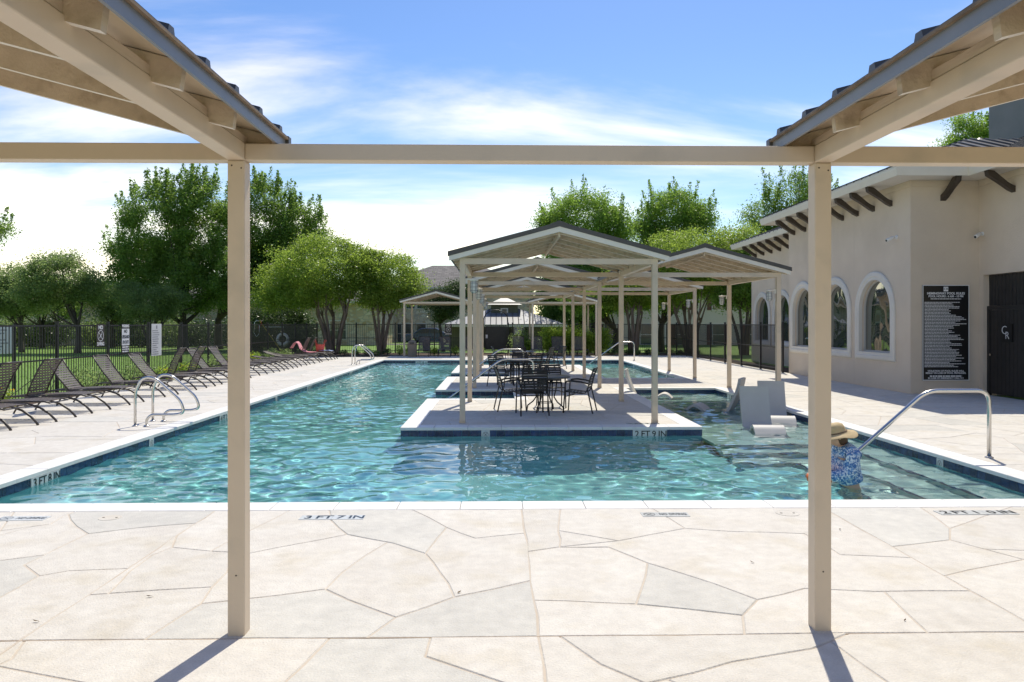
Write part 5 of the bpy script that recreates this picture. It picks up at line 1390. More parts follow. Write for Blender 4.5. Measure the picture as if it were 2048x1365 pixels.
# ================================================================== PERSON
pp = thing('person', 'wading person in a straw sun hat and blue floral swim shirt, head bowed', 'person', (4.27, 9.02, -1.05), 0); pp.scale = (1.02, 1.0, 0.985)
def skin_body(name, verts, edges, rad, m, parent, sub=2, root=0):
    me_ = bpy.data.meshes.new(name); me_.from_pydata(verts, edges, []); me_.update()
    o_ = bpy.data.objects.new(name, me_); COL.objects.link(o_); o_.parent = parent
    o_.modifiers.new('skin', 'SKIN').use_smooth_shade = True
    sv = me_.skin_vertices[0].data
    for i, r_ in enumerate(rad): sv[i].radius = r_ if isinstance(r_, tuple) else (r_, r_)
    sv[root].use_root = True
    s2 = o_.modifiers.new('sub', 'SUBSURF'); s2.levels = sub; s2.render_levels = sub
    # freeze
    dg = bpy.context.evaluated_depsgraph_get(); m2 = bpy.data.meshes.new_from_object(o_.evaluated_get(dg)); bpy.data.objects.remove(o_)
    m2.materials.clear(); m2.materials.append(MATS[m]); m2.polygons.foreach_set('use_smooth', [True]*len(m2.polygons)); m2.name = name
    return link(name, m2, parent)
# faces -x, leaning a little forward. floor of the pool is z=0 here
V = [(0.02,0,0.86), (0.0,0,1.0), (-0.015,0,1.14), (-0.03,0,1.27), (-0.045,0,1.36), (-0.085,0,1.41), (-0.12,0,1.45),       # 0-6 spine, neck
     (0.03,0.09,0.80), (0.0,0.10,0.46), (0.03,0.10,0.09), (-0.09,0.11,0.04),                                            # 7-10 leg
     (0.03,-0.09,0.80), (0.01,-0.10,0.46), (0.05,-0.10,0.09), (-0.07,-0.11,0.04),                                       # 11-14 leg
     (-0.03,0.15,1.335), (-0.07,0.20,1.08), (-0.27,0.15,1.03), (-0.34,0.13,1.045),                                      # 15-18 arm
     (-0.03,-0.15,1.335), (-0.08,-0.20,1.08), (-0.28,-0.14,1.05), (-0.35,-0.12,1.065)]                                  # 19-22 arm
E_ = [(0,1),(1,2),(2,3),(3,4),(4,5),(5,6),(0,7),(7,8),(8,9),(9,10),(0,11),(11,12),(12,13),(13,14),(4,15),(15,16),(16,17),(17,18),(4,19),(19,20),(20,21),(21,22)]
rad = [(0.15,0.125),(0.115,0.095),(0.11,0.09),(0.11,0.09),(0.075,0.065),0.052,0.048, 0.088,0.062,0.042,0.04, 0.088,0.062,0.042,0.04, 0.035,0.035,0.032,0.027, 0.035,0.035,0.032,0.027]
skin_body('body', V, E_, rad, 'skin', pp)
# swim shirt: same skeleton, a little wider, torso and upper arms only
V2 = [(0.025,0,0.93), (0.0,0,1.02), (-0.015,0,1.14), (-0.03,0,1.27), (-0.045,0,1.37), (-0.075,0,1.42), (-0.03,0.15,1.335), (-0.07,0.20,1.08), (-0.29,0.148,1.032), (-0.03,-0.15,1.335), (-0.08,-0.20,1.08), (-0.30,-0.138,1.052)]
E2 = [(0,1),(1,2),(2,3),(3,4),(4,5),(4,6),(6,7),(7,8),(4,9),(9,10),(10,11)]
r2_ = [(0.195,0.172),(0.180,0.150),(0.178,0.148),(0.178,0.150),(0.135,0.115),0.078, 0.098,0.100,0.066, 0.098,0.100,0.066]
skin_body('swim_shirt', V2, E2, r2_, 'floral', pp)
V3 = [(0.02,0,0.92), (0.02,0,0.84), (0.03,0.09,0.78), (0.03,-0.09,0.78)]
skin_body('swim_briefs', V3, [(0,1),(1,2),(1,3)], [(0.160,0.132),(0.158,0.132),0.096,0.096], 'swimwear', pp)
# head: lathed skull with face, bowed forward
hd = MB(); NS_ = 20; prof = [(-0.118,0.016),(-0.112,0.036),(-0.095,0.052),(-0.07,0.064),(-0.03,0.074),(0.01,0.080),(0.05,0.078),(0.085,0.062),(0.105,0.038),(0.113,0.012)]
for z, r_ in prof:
    for k in range(NS_):
        a = 2*pi*k/NS_; fx = cos(a); x = r_*1.18*fx; y = r_*0.94*sin(a)
        if z < -0.06 and fx > 0: x *= 0.55            # nape under the skull, chin stays forward (-x)
        if fx < -0.8:                                # face side
            if abs(sin(a)) < 0.32 and -0.045 < z < 0.02: x -= 0.022*(1 if z < 0 else 0.45)   # nose
            if abs(sin(a)) < 0.5 and -0.085 < z < -0.06: x -= 0.004                          # lips
            if 0.25 < abs(sin(a)) < 0.6 and 0.0 < z < 0.03: x += 0.008                        # eye hollows
        hd.v.append((x, y, z))
for i in range(len(prof)-1):
    for k in range(NS_): hd.f.append((i*NS_+k, i*NS_+(k+1) % NS_, (i+1)*NS_+(k+1) % NS_, (i+1)*NS_+k))
hd.f.append(tuple(range(NS_))[::-1]); hd.f.append(tuple((len(prof)-1)*NS_+k for k in range(NS_)))
head = hd.build('head', 'skin', pp, True); head.location = (-0.155, 0, 1.515); head.rotation_euler = (0, R(-28), 0)
for s in (-1, 1):
    MB().lathe([(0.002, -0.006), (0.010, 0.0), (0.002, 0.006)], (0, 0, 0), 10).build('eye', 'sign_black', head, True).location = (-0.083, s*0.030, 0.012)
    ear = MB().lathe([(0.004, -0.008), (0.022, -0.003), (0.024, 0.004), (0.006, 0.009)], (0, 0, 0), 12).build('ear', 'skin', head, True); ear.location = (0.008, s*0.076, -0.005); ear.rotation_euler = (R(90), 0, 0)
hr = MB().lathe([(0.03, -0.13), (0.060, -0.115), (0.080, -0.07), (0.088, -0.01), (0.090, 0.05), (0.07, 0.095), (0.02, 0.118)], (0.018, 0, 0), 20)
hr = hr.build('hair', 'hair', head, True); hr.scale = (1.04, 0.98, 1.0); hr.location = (0.016, 0, 0.004)
ht = MB(); NH = 36
hp = [(0.012, 0.178), (0.055, 0.172), (0.083, 0.150), (0.096, 0.11), (0.102, 0.065), (0.106, 0.055), (0.15, 0.045), (0.20, 0.028), (0.203, 0.022), (0.15, 0.038), (0.10, 0.046)]
for (r_, z) in hp:
    for k in range(NH):
        a = 2*pi*k/NH; wv = (0.020*sin(2*a+0.6)+0.010*sin(3*a+1.0))*max(0, (r_-0.105)/0.1)
        droop = -0.038*max(0, (r_-0.105)/0.1)*(abs(cos(a)))
        ht.v.append((r_*cos(a)*1.10, r_*sin(a), z + wv + droop))
for i in range(len(hp)-1):
    for k in range(NH): ht.f.append(((i+1)*NH+k, (i+1)*NH+(k+1) % NH, i*NH+(k+1) % NH, i*NH+k))
ht.f.append(tuple(range(NH)))
hat = ht.build('sun_hat', 'straw', pp, True); hat.location = (-0.145, 0, 1.518); hat.rotation_euler = (0, R(-14), 0); hat.scale = (1.08, 1.06, 0.95)
MB().tube([(0.117*cos(a), 0.107*sin(a), 0.062) for a in [2*pi*i/30 for i in range(31)]], 0.007, 6).build('hat_band', 'hat_band', hat)
# hands with fingers curled round a float
for s, wr in ((1, (-0.34, 0.13, 1.045)), (-1, (-0.35, -0.12, 1.065))):
    w_ = Vector(wr); vs_, es_, rd_ = [tuple(w_), tuple(w_+Vector((-0.045, 0, -0.004)))], [(0, 1)], [(0.022, 0.016), (0.030, 0.015)]
    vs_.append(tuple(w_+Vector((-0.075, 0, -0.008)))); es_.append((1, 2)); rd_.append((0.034, 0.013))
    skin_body('palm', vs_, es_, rd_, 'skin', pp, 1)
    for f, (dy, ln) in enumerate(((-0.027, 0.060), (-0.009, 0.070), (0.010, 0.066), (0.028, 0.052))):
        b0 = w_+Vector((-0.070, dy, -0.006)); 
        MB().tube([b0, b0+Vector((-ln*0.45, 0, -0.006)), b0+Vector((-ln*0.72, 0, -0.024)), b0+Vector((-ln*0.80, 0, -0.046))], [0.0085, 0.008, 0.0075, 0.006], 8).build('finger', 'skin', pp, True)
    b0 = w_+Vector((-0.025, -s*0.022, 0)); MB().tube([b0, b0+Vector((-0.026, -s*0.022, -0.008)), b0+Vector((-0.050, -s*0.024, -0.022))], [0.011, 0.010, 0.0075], 8).build('thumb', 'skin', pp, True)
fl_ = thing('swim_float', 'orange foam float held in front of the wading person', 'float', (4.27-0.36, 9.02, -0.12))
rg = MB(); NR, NS = 24, 10
for i in range(NR):
    a = 2*pi*i/NR
    for k in range(NS):
        b = 2*pi*k/NS; r_ = 0.10+0.05*cos(b); rg.v.append((r_*cos(a), r_*sin(a), 0.06+0.06*sin(b)))
for i in range(NR):
    for k in range(NS): rg.f.append((i*NS+k, ((i+1) % NR)*NS+k, ((i+1) % NR)*NS+(k+1) % NS, i*NS+(k+1) % NS))
rg.build('ring', 'orange', fl_, True)
MB().tube([(-0.10, 0.03, 0.115), (-0.06, 0.02, 0.15), (0.06, -0.02, 0.15), (0.10, -0.03, 0.115)], 0.012, 6).build('grip', 'white_plastic', fl_, True)
# a few dry leaves blown onto the paving
r3 = random.Random(9)
spots = [(918, 1187), (73, 1245), (300, 1195), (1505, 1127), (1680, 1060), (1810, 1243)]
for (qx, qy) in spots:
    p = px(qx, qy); L_ = r3.uniform(0.010, 0.022); w_ = L_*r3.uniform(0.25, 0.5)
    lf_ = MB().add([(-L_, 0, 0.004), (-L_*0.3, w_, 0.012), (L_*0.5, w_*0.8, 0.010), (L_*1.2, 0, 0.016), (L_*0.5, -w_*0.8, 0.006), (-L_*0.3, -w_, 0.008)], [(0,5,4,3,2,1)]).build('fallen_leaf', 'dry_leaf')
    sd_ = lf_.modifiers.new('thickness', 'SOLIDIFY'); sd_.thickness = 0.0012
    lf_.location = (p[0], p[1], 0.001); lf_.rotation_euler = (0, 0, r3.uniform(0, 6)); tag(lf_, 'small dry brown leaf lying on the front paving', 'leaf', 'dry leaves on the paving')

# ================================================================== TREES
def leaves(name, m, cen, sig, per, size, rs_, parent, flat=0.6, up=0.0):
    """many small leaf faces round clump centres; cen (n,3), sig per clump"""
    n = len(cen)*per
    c_ = np.repeat(cen, per, axis=0); s_ = np.repeat(sig, per)[:, None]
    d = rs_.normal(size=(n, 3)); d[:, 2] *= flat
    ctr = c_ + d*s_
    a = rs_.normal(size=(n, 3)); a[:, 2] = a[:, 2]*0.8 + up; a /= np.linalg.norm(a, axis=1)[:, None]
    b = rs_.normal(size=(n, 3)); b -= (b*a).sum(1)[:, None]*a; b /= np.linalg.norm(b, axis=1)[:, None]
    nrm = np.cross(a, b)
    L_ = (size*rs_.uniform(0.6, 1.3, n))[:, None]; W_ = L_*rs_.uniform(0.42, 0.62, n)[:, None]
    bend = nrm*L_*0.18
    v_ = np.stack([ctr-a*L_*0.5, ctr-b*W_*0.5+bend, ctr+a*L_*0.5, ctr+b*W_*0.5+bend], 1).reshape(-1, 3)
    me_ = bpy.data.meshes.new(name)
    me_.vertices.add(len(v_)); me_.vertices.foreach_set('co', v_.ravel())
    me_.loops.add(4*n); me_.loops.foreach_set('vertex_index', np.arange(4*n))
    me_.polygons.add(n); me_.polygons.foreach_set('loop_start', np.arange(0, 4*n, 4)); me_.polygons.foreach_set('loop_total', np.full(n, 4))
    me_.update(); me_.materials.append(MATS[m])
    return link(name, me_, parent)
def curve3(a, b, bow, n=6):
    a, b = Vector(a), Vector(b); m_ = (a+b)/2 + Vector(bow)
    return [a*(1-t_)**2 + m_*2*t_*(1-t_) + b*t_**2 for t_ in [i/n for i in range(n+1)]]
def tree(name, label, Y, ell, trunk_px, leaf, seed, size=0.2, nclump=150, per=80, bark='bark_dark', stems=1, spread=0.35, trunk_r=0.2, shoots=0, group=None, sig=0.42, fork=None, sway=0.0, up=0.0):
    rs_ = np.random.RandomState(seed); rr_ = random.Random(seed)
    k = Y/1500.0
    Xt = (trunk_px-994)*k
    t = thing(name, label, 'tree', (Xt, Y, 0), 0, group)
    E = []
    for (ex_, ey_, rx_, ry_) in ell: E.append(((ex_-994)*k - Xt, 0.0, CAM_H+(647-ey_)*k, rx_*k, rx_*k*0.85, ry_*k))
    wts = np.array([e[3]*e[4]*e[5] for e in E])**0.75; wts /= wts.sum()
    cen = []
    for i in range(nclump):
        e = E[rs_.choice(len(E), p=wts)]
        d = rs_.normal(size=3); d /= np.linalg.norm(d); r_ = rs_.uniform(0.25, 1.0)**0.45
        cen.append((e[0]+d[0]*r_*(e[3]-sig*0.7), e[1]+d[1]*r_*(e[4]-sig*0.5), e[2]+d[2]*r_*(e[5]-sig*0.6)))
    cen = np.array(cen)
    sg = rs_.uniform(0.65, 1.3, len(cen))*sig
    leaves('crown', leaf, cen, sg*0.88, int(per*2.2), size*0.80, rs_, t, 0.7, up)
    if shoots:
        # upright feathery shoots that break the outline of the crown
        sc, ss = [], []
        for i in range(shoots):
            e = E[rs_.choice(len(E), p=wts)]
            a = rs_.uniform(0, 2*pi); q = rs_.uniform(0.1, 0.98); x, y = e[0]+cos(a)*q*e[3], e[1]+sin(a)*q*e[4]
            z = e[2]+e[5]*sqrt(max(0.02, 1-q*q))*0.90; dirx = 0.35*(x-e[0])/max(0.3, e[3])
            h_ = rs_.uniform(0.7, 1.7)
            for j in range(7):
                u = j/6; sc.append((x+dirx*h_*u, y, z+h_*u-0.3)); ss.append(0.17*(1-u*0.72))
        leaves('crown_shoots', leaf, np.array(sc), np.array(ss), 15, size*0.9, rs_, t, 1.5, 0.5)
    zb = min(e[2]-e[5] for e in E)
    tr = MB()
    zf = fork if fork is not None else max(0.7, zb*0.75)
    cand = sorted(cen.tolist(), key=lambda c_: rr_.random())
    if stems == 1:
        top = Vector((sway, 0, zf)); pts = curve3((0, 0, -0.1), top, (rr_.uniform(-0.15, 0.15), 0, 0))
        tr.tube(pts, [trunk_r*(1.25-0.45*i/6) if i else trunk_r*1.5 for i in range(7)], 10)
        nb = 9
        for i in range(nb):
            tg = cand[i]; p = curve3(top-Vector((0, 0, 0.15)), (tg[0]*0.75, tg[1]*0.75, tg[2]), (tg[0]*0.12, tg[1]*0.12, -0.15*abs(tg[0])+0.2))
            r0 = trunk_r*rr_.uniform(0.40, 0.62); tr.tube(p, [r0*(1-0.85*j/6) for j in range(7)], 7)
            for q in range(2):
                t2 = cand[nb+2*i+q]; p2 = curve3(p[3], (p[3].x*0.4+t2[0]*0.6, p[3].y*0.4+t2[1]*0.6, max(p[3].z+0.3, t2[2])), (0.1, 0, 0.1)); tr.tube(p2, [r0*0.45*(1-0.8*j/6) for j in range(7)], 6)
    else:
        for s in range(stems):
            a = 2*pi*s/stems + rr_.uniform(-0.3, 0.3); b0 = Vector((0.16*cos(a)*stems/5, 0.14*sin(a), -0.1))
            tg = Vector((spread*cos(a)*rr_.uniform(0.7, 1.3)*2.4, spread*sin(a)*2.0, zf+rr_.uniform(-0.2, 0.5)))
            p = curve3(b0, tg, (-0.25*cos(a)*spread, 0, 0.2)); r0 = trunk_r*rr_.uniform(0.55, 0.9)
            tr.tube(p, [r0*(1.1-0.5*j/6) for j in range(7)], 8)
            near_ = sorted(cand[:60], key=lambda c_: (c_[0]-tg.x)**2+(c_[1]-tg.y)**2+0.2*(c_[2]-tg.z)**2)[:3]
            for tg2 in near_:
                p2 = curve3(tg-(tg-b0)*0.12, tg2, (0.05, 0, 0.25)); tr.tube(p2, [r0*0.55*(1-0.8*j/6) for j in range(7)], 6)
    tr.build('trunk', bark, t, True)
    return t
GL, GR = 'trees on the lawn beyond the fence', 'trees beyond the far fence on the clubhouse side'
tree('elm_tree', 'tall dense elm with feathery upright shoots on the lawn beyond the fence', 50, [(330,465,85,95),(405,450,70,95),(290,545,75,50),(375,575,90,55),(250,505,32,22),(440,560,60,70)], 372, 'leaf_elm', 1, 0.19, 430, 90, trunk_r=0.30, shoots=150, group=GL, sig=0.40, fork=1.9)
tree('elm_tree', 'tall elm rising behind the spreading crepe myrtles', 54, [(525,455,75,95),(590,480,62,75),(640,480,32,55),(480,540,60,80),(560,560,80,60)], 441, 'leaf_elm', 2, 0.19, 380, 90, trunk_r=0.26, shoots=100, group=GL, sig=0.40, fork=2.2)
tree('lawn_tree', 'round-headed grey-green tree on the lawn behind the NO DIVING sign', 47, [(130,560,80,58),(180,585,38,38),(95,590,60,40)], 165, 'leaf_olive', 3, 0.16, 170, 80, trunk_r=0.17, group=GL, sig=0.36, fork=1.7)
tree('lawn_tree', 'low grey-green tree on the lawn behind the white yard sign', 48.5, [(35,580,50,52),(10,600,40,40),(70,610,40,30)], 56, 'leaf_olive', 4, 0.16, 110, 80, trunk_r=0.15, group=GL, sig=0.36, fork=1.6)
tree('elm_tree', 'tall dark tree at the lawn edge reaching above its low neighbours', 52, [(-45,470,72,66),(-60,560,80,70)], -40, 'leaf_elm', 5, 0.20, 150, 80, trunk_r=0.25, shoots=25, group=GL, sig=0.42)
tree('lawn_tree', 'small loose tree with several thin stems below the tall elm', 46.9, [(305,610,62,38),(260,590,40,30),(335,600,40,35)], 312, 'leaf_olive', 6, 0.15, 110, 70, bark='bark_dark', stems=4, trunk_r=0.12, group=GL, sig=0.34, fork=1.5, spread=0.3)
tree('crepe_myrtle', 'broad crepe myrtle with many pale stems beside the rescue gear', 45.0, [(640,540,112,72),(572,570,70,50),(692,535,66,62),(620,590,100,30),(540,600,40,25)], 668, 'leaf_myrtle', 7, 0.15, 330, 85, bark='bark', stems=8, trunk_r=0.15, spread=0.42, group=GL, sig=0.36, fork=2.6, shoots=0)
tree('crepe_myrtle', 'crepe myrtle with forked pale stems next to the far pergola', 45.3, [(782,560,68,62),(742,545,55,52),(825,570,30,38),(760,600,55,25)], 763, 'leaf_myrtle', 8, 0.15, 190, 85, bark='bark', stems=4, trunk_r=0.15, spread=0.28, group=GL, sig=0.34, fork=2.5)
tree('evergreen_shrub', 'dark dense evergreen behind the ring buoy and far fence', 47.6, [(560,655,62,58),(515,670,30,50),(605,665,30,45)], 560, 'leaf_dark', 9, 0.15, 170, 90, trunk_r=0.12, group=None, sig=0.30, fork=0.8)
tree('holly_tree', 'dark small-leaved tree with a leaning trunk beside the metal-roofed pavilion', 49.5, [(895,612,44,38),(920,590,36,30),(870,600,26,26)], 887, 'leaf_dark', 10, 0.13, 130, 80, trunk_r=0.10, sig=0.30, fork=1.9, sway=-0.25)
tree('oak_tree', 'full bright green oak rising behind the island pergolas', 62, [(1165,440,88,62),(1112,455,42,38),(1232,455,45,48),(1150,520,75,55),(1210,520,60,50)], 1190, 'leaf_oak', 11, 0.21, 340, 90, trunk_r=0.3, shoots=30, group=GR, sig=0.5)
tree('oak_tree', 'airy green tree between the oak and the bright myrtles', 66, [(1345,430,66,55),(1292,465,40,42),(1400,440,40,40),(1330,500,70,45)], 1335, 'leaf_oak', 12, 0.21, 260, 90, trunk_r=0.28, shoots=30, group=GR, sig=0.5)
tree('crepe_myrtle', 'broad bright crepe myrtle with splayed stems near the side fence', 45.0, [(1400,505,110,58),(1335,545,62,50),(1480,490,62,48),(1440,560,95,42),(1375,575,80,35)], 1382, 'leaf_myrtle', 13, 0.15, 330, 85, bark='bark', stems=6, trunk_r=0.15, spread=0.36, group=GR, sig=0.36, fork=2.3)
tree('crepe_myrtle', 'crepe myrtle with a tall bundle of stems by the far handrail', 45.2, [(1262,575,62,46),(1225,590,45,30),(1295,580,40,40)], 1268, 'leaf_myrtle', 14, 0.15, 170, 80, bark='bark', stems=6, trunk_r=0.14, spread=0.24, group=GR, sig=0.34, fork=2.3)
tree('oak_tree', 'dark-trunked oak just beyond the far fence', 48, [(1325,590,52,38),(1370,580,40,30),(1285,600,30,25)], 1325, 'leaf_elm', 15, 0.17, 130, 80, trunk_r=0.20, group=GR, sig=0.38, fork=1.9)
tree('oak_tree', 'small dark-stemmed tree behind the bright green shrubs', 49, [(1195,600,50,36),(1235,605,35,25),(1150,600,30,28)], 1233, 'leaf_elm', 16, 0.17, 110, 80, trunk_r=0.19, group=GR, sig=0.38, fork=1.5)
tree('oak_tree', 'leafy oak filling the gap between pavilion and pale apartments', 60, [(1115,585,55,45),(1185,565,60,45),(1140,622,60,30)], 1160, 'leaf_elm', 31, 0.20, 230, 95, trunk_r=0.2, group=GR, sig=0.42)
tree('elm_tree', 'tall airy tree standing behind the clubhouse roof', 58, [(1590,395,66,58),(1650,425,50,60),(1525,430,42,42),(1600,470,80,50),(1560,500,60,50)], 1590, 'leaf_elm', 17, 0.20, 190, 70, trunk_r=0.26, shoots=45, group=GR, sig=0.50)
tree('elm_tree', 'tree crown showing above the clubhouse roof beside the chimney', 62, [(1945,262,48,40),(2000,295,60,55),(1925,300,40,40)], 1960, 'leaf_oak', 18, 0.22, 110, 75, trunk_r=0.28, shoots=20, group=GR, sig=0.5)
tree('crepe_myrtle', 'dense tree with dark stems between side fence and clubhouse end', 43.5, [(1500,555,55,72),(1540,520,40,50),(1470,590,40,40)], 1492, 'leaf_elm', 19, 0.16, 200, 80, bark='bark_dark', stems=5, trunk_r=0.16, spread=0.26, group=GR, sig=0.36, fork=2.4)

def shrub(label, X, Y, w_, h_, leaf, seed, n=26, per=34, size=0.075, flowers=0, group=None, name='shrub'):
    rs_ = np.random.RandomState(seed)
    t = thing(name, label, 'shrub', (X, Y, -0.02), 0, group)
    d = rs_.normal(size=(n, 3)); d /= np.linalg.norm(d, axis=1)[:, None]; r_ = rs_.uniform(0.3, 1, (n, 1))**0.5
    c_ = d*r_*np.array([w_/2, w_/2, h_*0.45]) + np.array([0, 0, h_*0.55]); c_[:, 2] = np.maximum(c_[:, 2], 0.06)
    leaves('foliage', leaf, c_, np.full(n, 0.16*min(w_, h_)+0.02), per, size, rs_, t, 0.8, 0.3)
    st__ = MB(); rr_ = random.Random(seed)
    for k in range(6):
        p = c_[k]; st__.tube([(0, 0, -0.03), (p[0]*0.4, p[1]*0.4, p[2]*0.5), tuple(p)], [0.014, 0.010, 0.005], 5)
    st__.build('stem', 'bark_dark', t)
    if flowers:
        f = c_[rs_.choice(n, flowers)] + np.array([0, 0, 0.10])
        leaves('flower', 'flower_yellow', f, np.full(flowers, 0.07), 10, 0.05, rs_, t)
    return t
r4 = random.Random(21)
bedspots = [(13.9, 0.6, 0.35, 5), (15.2, 0.6, 0.4, 6), (16.4, 0.5, 0.35, 4), (19.6, 0.9, 0.62, 0), (21.0, 0.8, 0.5, 0), (22.6, 0.8, 0.55, 0), (24.3, 0.7, 0.45, 3), (26.2, 0.6, 0.42, 4), (28.6, 0.7, 0.5, 0), (31.0, 0.7, 0.5, 3), (33.4, 0.8, 0.5, 5), (35.8, 0.7, 0.5, 0), (38.0, 0.7, 0.5, 0)]
for k, (y, w_, h_, f) in enumerate(bedspots):
    shrub('low clump with yellow flowers in the bed behind the loungers' if f else 'low green clump in the bed behind the loungers', -10.72, y, w_, h_, 'leaf_shrub' if f else 'leaf_olive', 100+k, 24, 30, 0.07, f, 'low plants in the lawn-side bed')
hedge = [(1040, 43.6, 0.95, 1.5), (1050, 43.2, 0.6, 0.9), (1094, 44.2, 0.9, 1.55), (1108, 44.2, 0.9, 1.45), (1123, 44.2, 1.0, 1.6), (1140, 44.2, 0.9, 1.5), (1156, 44.2, 1.0, 1.6), (1176, 44.2, 0.9, 1.4), (1190, 44.0, 0.9, 1.35), (1207, 44.0, 0.9, 1.45)]
for k, (qx, y, w_, h_) in enumerate(hedge):
    shrub('rounded pale shrub beside the arched gate' if k == 0 else ('small green shrub at the foot of the rounded pale one' if k == 1 else 'bright green upright shrub in the clump behind the far loungers'), (qx-994)/1500*y, y, w_, h_, 'leaf_olive' if k == 0 else 'leaf_shrub', 200+k, 46, 42, 0.095, 0, None if k < 2 else 'bright shrubs by the far fence')
for k, qx in enumerate((868, 911, 820, 800, 955)):
    shrub('small leafy plant in the bed between the far loungers', (qx-994)/1500*43.0, 43.0, 0.55, 0.5, 'leaf_shrub', 230+k, 18, 30, 0.07, 0, 'small plants in the far bed')
for k, qx in enumerate((1222, 1240, 1258, 1276, 1296, 1312, 1338, 1360, 1378, 1396, 690, 712, 735, 752, 775, 640)):
    y = 43.2 + r4.uniform(-0.5, 0.8)
    shrub('low ground-cover tuft in the far mulch bed', (qx-994)/1500*y, y, r4.uniform(0.35, 0.6), r4.uniform(0.22, 0.38), 'leaf_olive' if k % 2 else 'leaf_dark', 250+k, 14, 26, 0.07, 0, 'ground-cover tufts in the far mulch bed')

for k, qx in enumerate((-30, 30, 88, 118, 205, 240, 290, 345, 405, 470)):  # bushes added to stand in for the dark shade band along the wall foot
    y = 58.5 + (k % 3)*1.0
    shrub('wide dark bush added for the shade band before the long stone building', (qx-994)/1500*y, y, 3.0, 1.9 + 0.4*(k % 2), 'leaf_olive' if k % 3 == 1 else 'leaf_dark', 300+k, 60, 60, 0.16, 0, 'bushes added along the long stone building')
tree('lawn_tree', 'small rounded tree half hidden behind the grey-green pair', 57, [(95,590,60,42),(40,605,40,40),(150,610,40,32)], 95, 'leaf_elm', 41, 0.18, 120, 80, trunk_r=0.16, group=GL, sig=0.40, fork=1.7)
tree('lawn_tree', 'leafy tree filling the gap left of the tall elm', 58, [(225,600,45,45),(262,610,50,40)], 232, 'leaf_olive', 42, 0.18, 120, 80, trunk_r=0.16, group=GL, sig=0.40, fork=1.8)

# grass blades on the lawn seen through the fence
rs_ = np.random.RandomState(77); n = 60000
gx_ = -11.45 - 26*rs_.uniform(0, 1, n)**1.3; gy2 = 12 + 40*rs_.uniform(0, 1, n)
hh_ = rs_.uniform(0.03, 0.065, n); an = rs_.uniform(0, 2*pi, n); lx, ly = rs_.normal(0, 0.02, n), rs_.normal(0, 0.02, n)
w2 = 0.006
v_ = np.stack([np.stack([gx_-w2*np.cos(an), gy2-w2*np.sin(an), np.full(n, zg)], 1), np.stack([gx_+w2*np.cos(an), gy2+w2*np.sin(an), np.full(n, zg)], 1), np.stack([gx_+lx, gy2+ly, zg+hh_], 1)], 1).reshape(-1, 3)
me = bpy.data.meshes.new('grass'); me.vertices.add(3*n); me.vertices.foreach_set('co', v_.ravel()); me.loops.add(3*n); me.loops.foreach_set('vertex_index', np.arange(3*n))
me.polygons.add(n); me.polygons.foreach_set('loop_start', np.arange(0, 3*n, 3)); me.polygons.foreach_set('loop_total', np.full(n, 3)); me.update(); me.materials.append(MATS['blade'])
tag(link('grass', me), 'short green grass of the lawn beyond the iron fence', 'grass', kind='stuff')

# ================================================================== FAR BUILDINGS
def window(parent, X, Y, z0, z1, w_, facing=-1, sash=True, trim='white_trim'):
    y = Y + facing*0.02
    o_ = MB().box(X-w_/2-0.09, X+w_/2+0.09, y-0.05, y+0.03, z0-0.09, z1+0.09).build('window', trim, parent)
    ya = y+facing*0.055
    panes = [(z0, z1)] if not sash else [(z0, (z0+z1)/2-0.03), ((z0+z1)/2+0.03, z1)]
    for (a, b) in panes: MB().box(X-w_/2, X+w_/2, min(ya, ya+facing*0.01), max(ya, ya+facing*0.01), a, b).build('pane', 'window_dark', o_)
    return o_
def gable_block(name, label, x0, x1, y0, y1, zw, zr, wall, roof, wins, hip=True, shutters=False):
    t = thing(name, label, 'building', (0, 0, 0))
    MB().box(x0, x1, y0, y1, -0.6, zw).build('wall', wall, t)
    e = 0.5; ym_ = (y0+y1)/2; hd = (y1-y0)/2+e; hx = hd if hip else 0.0
    r_ = MB().add([(x0-e, y0-e, zw), (x1+e, y0-e, zw), (x1+e, y1+e, zw), (x0-e, y1+e, zw), (x0-e+hx, ym_, zr), (x1+e-hx, ym_, zr)], [(0,1,5,4), (1,2,5), (2,3,4,5), (3,0,4), (3,2,1,0)])
    ro = r_.build('roof', roof, t)
    MB().box(x0-e, x1+e, y0-e-0.03, y0-e+0.02, zw-0.18, zw+0.02).build('fascia', 'white_trim', ro)
    for (X, a, b, w_) in wins:
        o_ = window(t, X, y0, a, b, w_)
        if shutters:
            for s in (-1, 1): MB().box(X+s*(w_/2+0.30)-0.19, X+s*(w_/2+0.30)+0.19, y0-0.06, y0-0.005, a-0.05, b+0.05).build('shutter', 'brown_trim', o_)
    return t
wl = []
for i in range(16):
    X = -75 + 4.1*i
    wl.append((X, 0.5, 2.0, 1.3))
gable_block('apartment_building', 'long tan rubble-stone building behind the lawn trees', -78, -9.9, 64, 76, 3.7, 5.4, 'rubble', 'shingle', wl)
k = 75/1500
gable_block('apartment_building', 'two-storey rubble-stone apartment block with grey shingle roof behind the far pergola', -12.4, 3.6, 75, 86, 5.4, 8.0, 'rubble', 'shingle',
            [((822-994)*k, 3.3, 4.6, 0.8), ((843-994)*k, 3.3, 4.6, 0.8), ((795-994)*k, -0.2, 1.75, 0.8), ((820-994)*k, -0.2, 1.75, 0.8), ((843-994)*k, -0.2, 1.75, 0.9), ((795-994)*k, 3.3, 4.6, 0.8)], hip=True)
gable_block('apartment_building', 'pale rendered apartment block with brown shutters behind the clubhouse-side trees', 5.0, 34, 64, 76, 5.2, 8.4, 'pale_wall', 'shingle',
            [(6.6+3.1*i, 0.0, 1.7, 1.0) for i in range(9)] + [(6.6+3.1*i, 3.0, 4.4, 1.0) for i in range(9)], shutters=True)
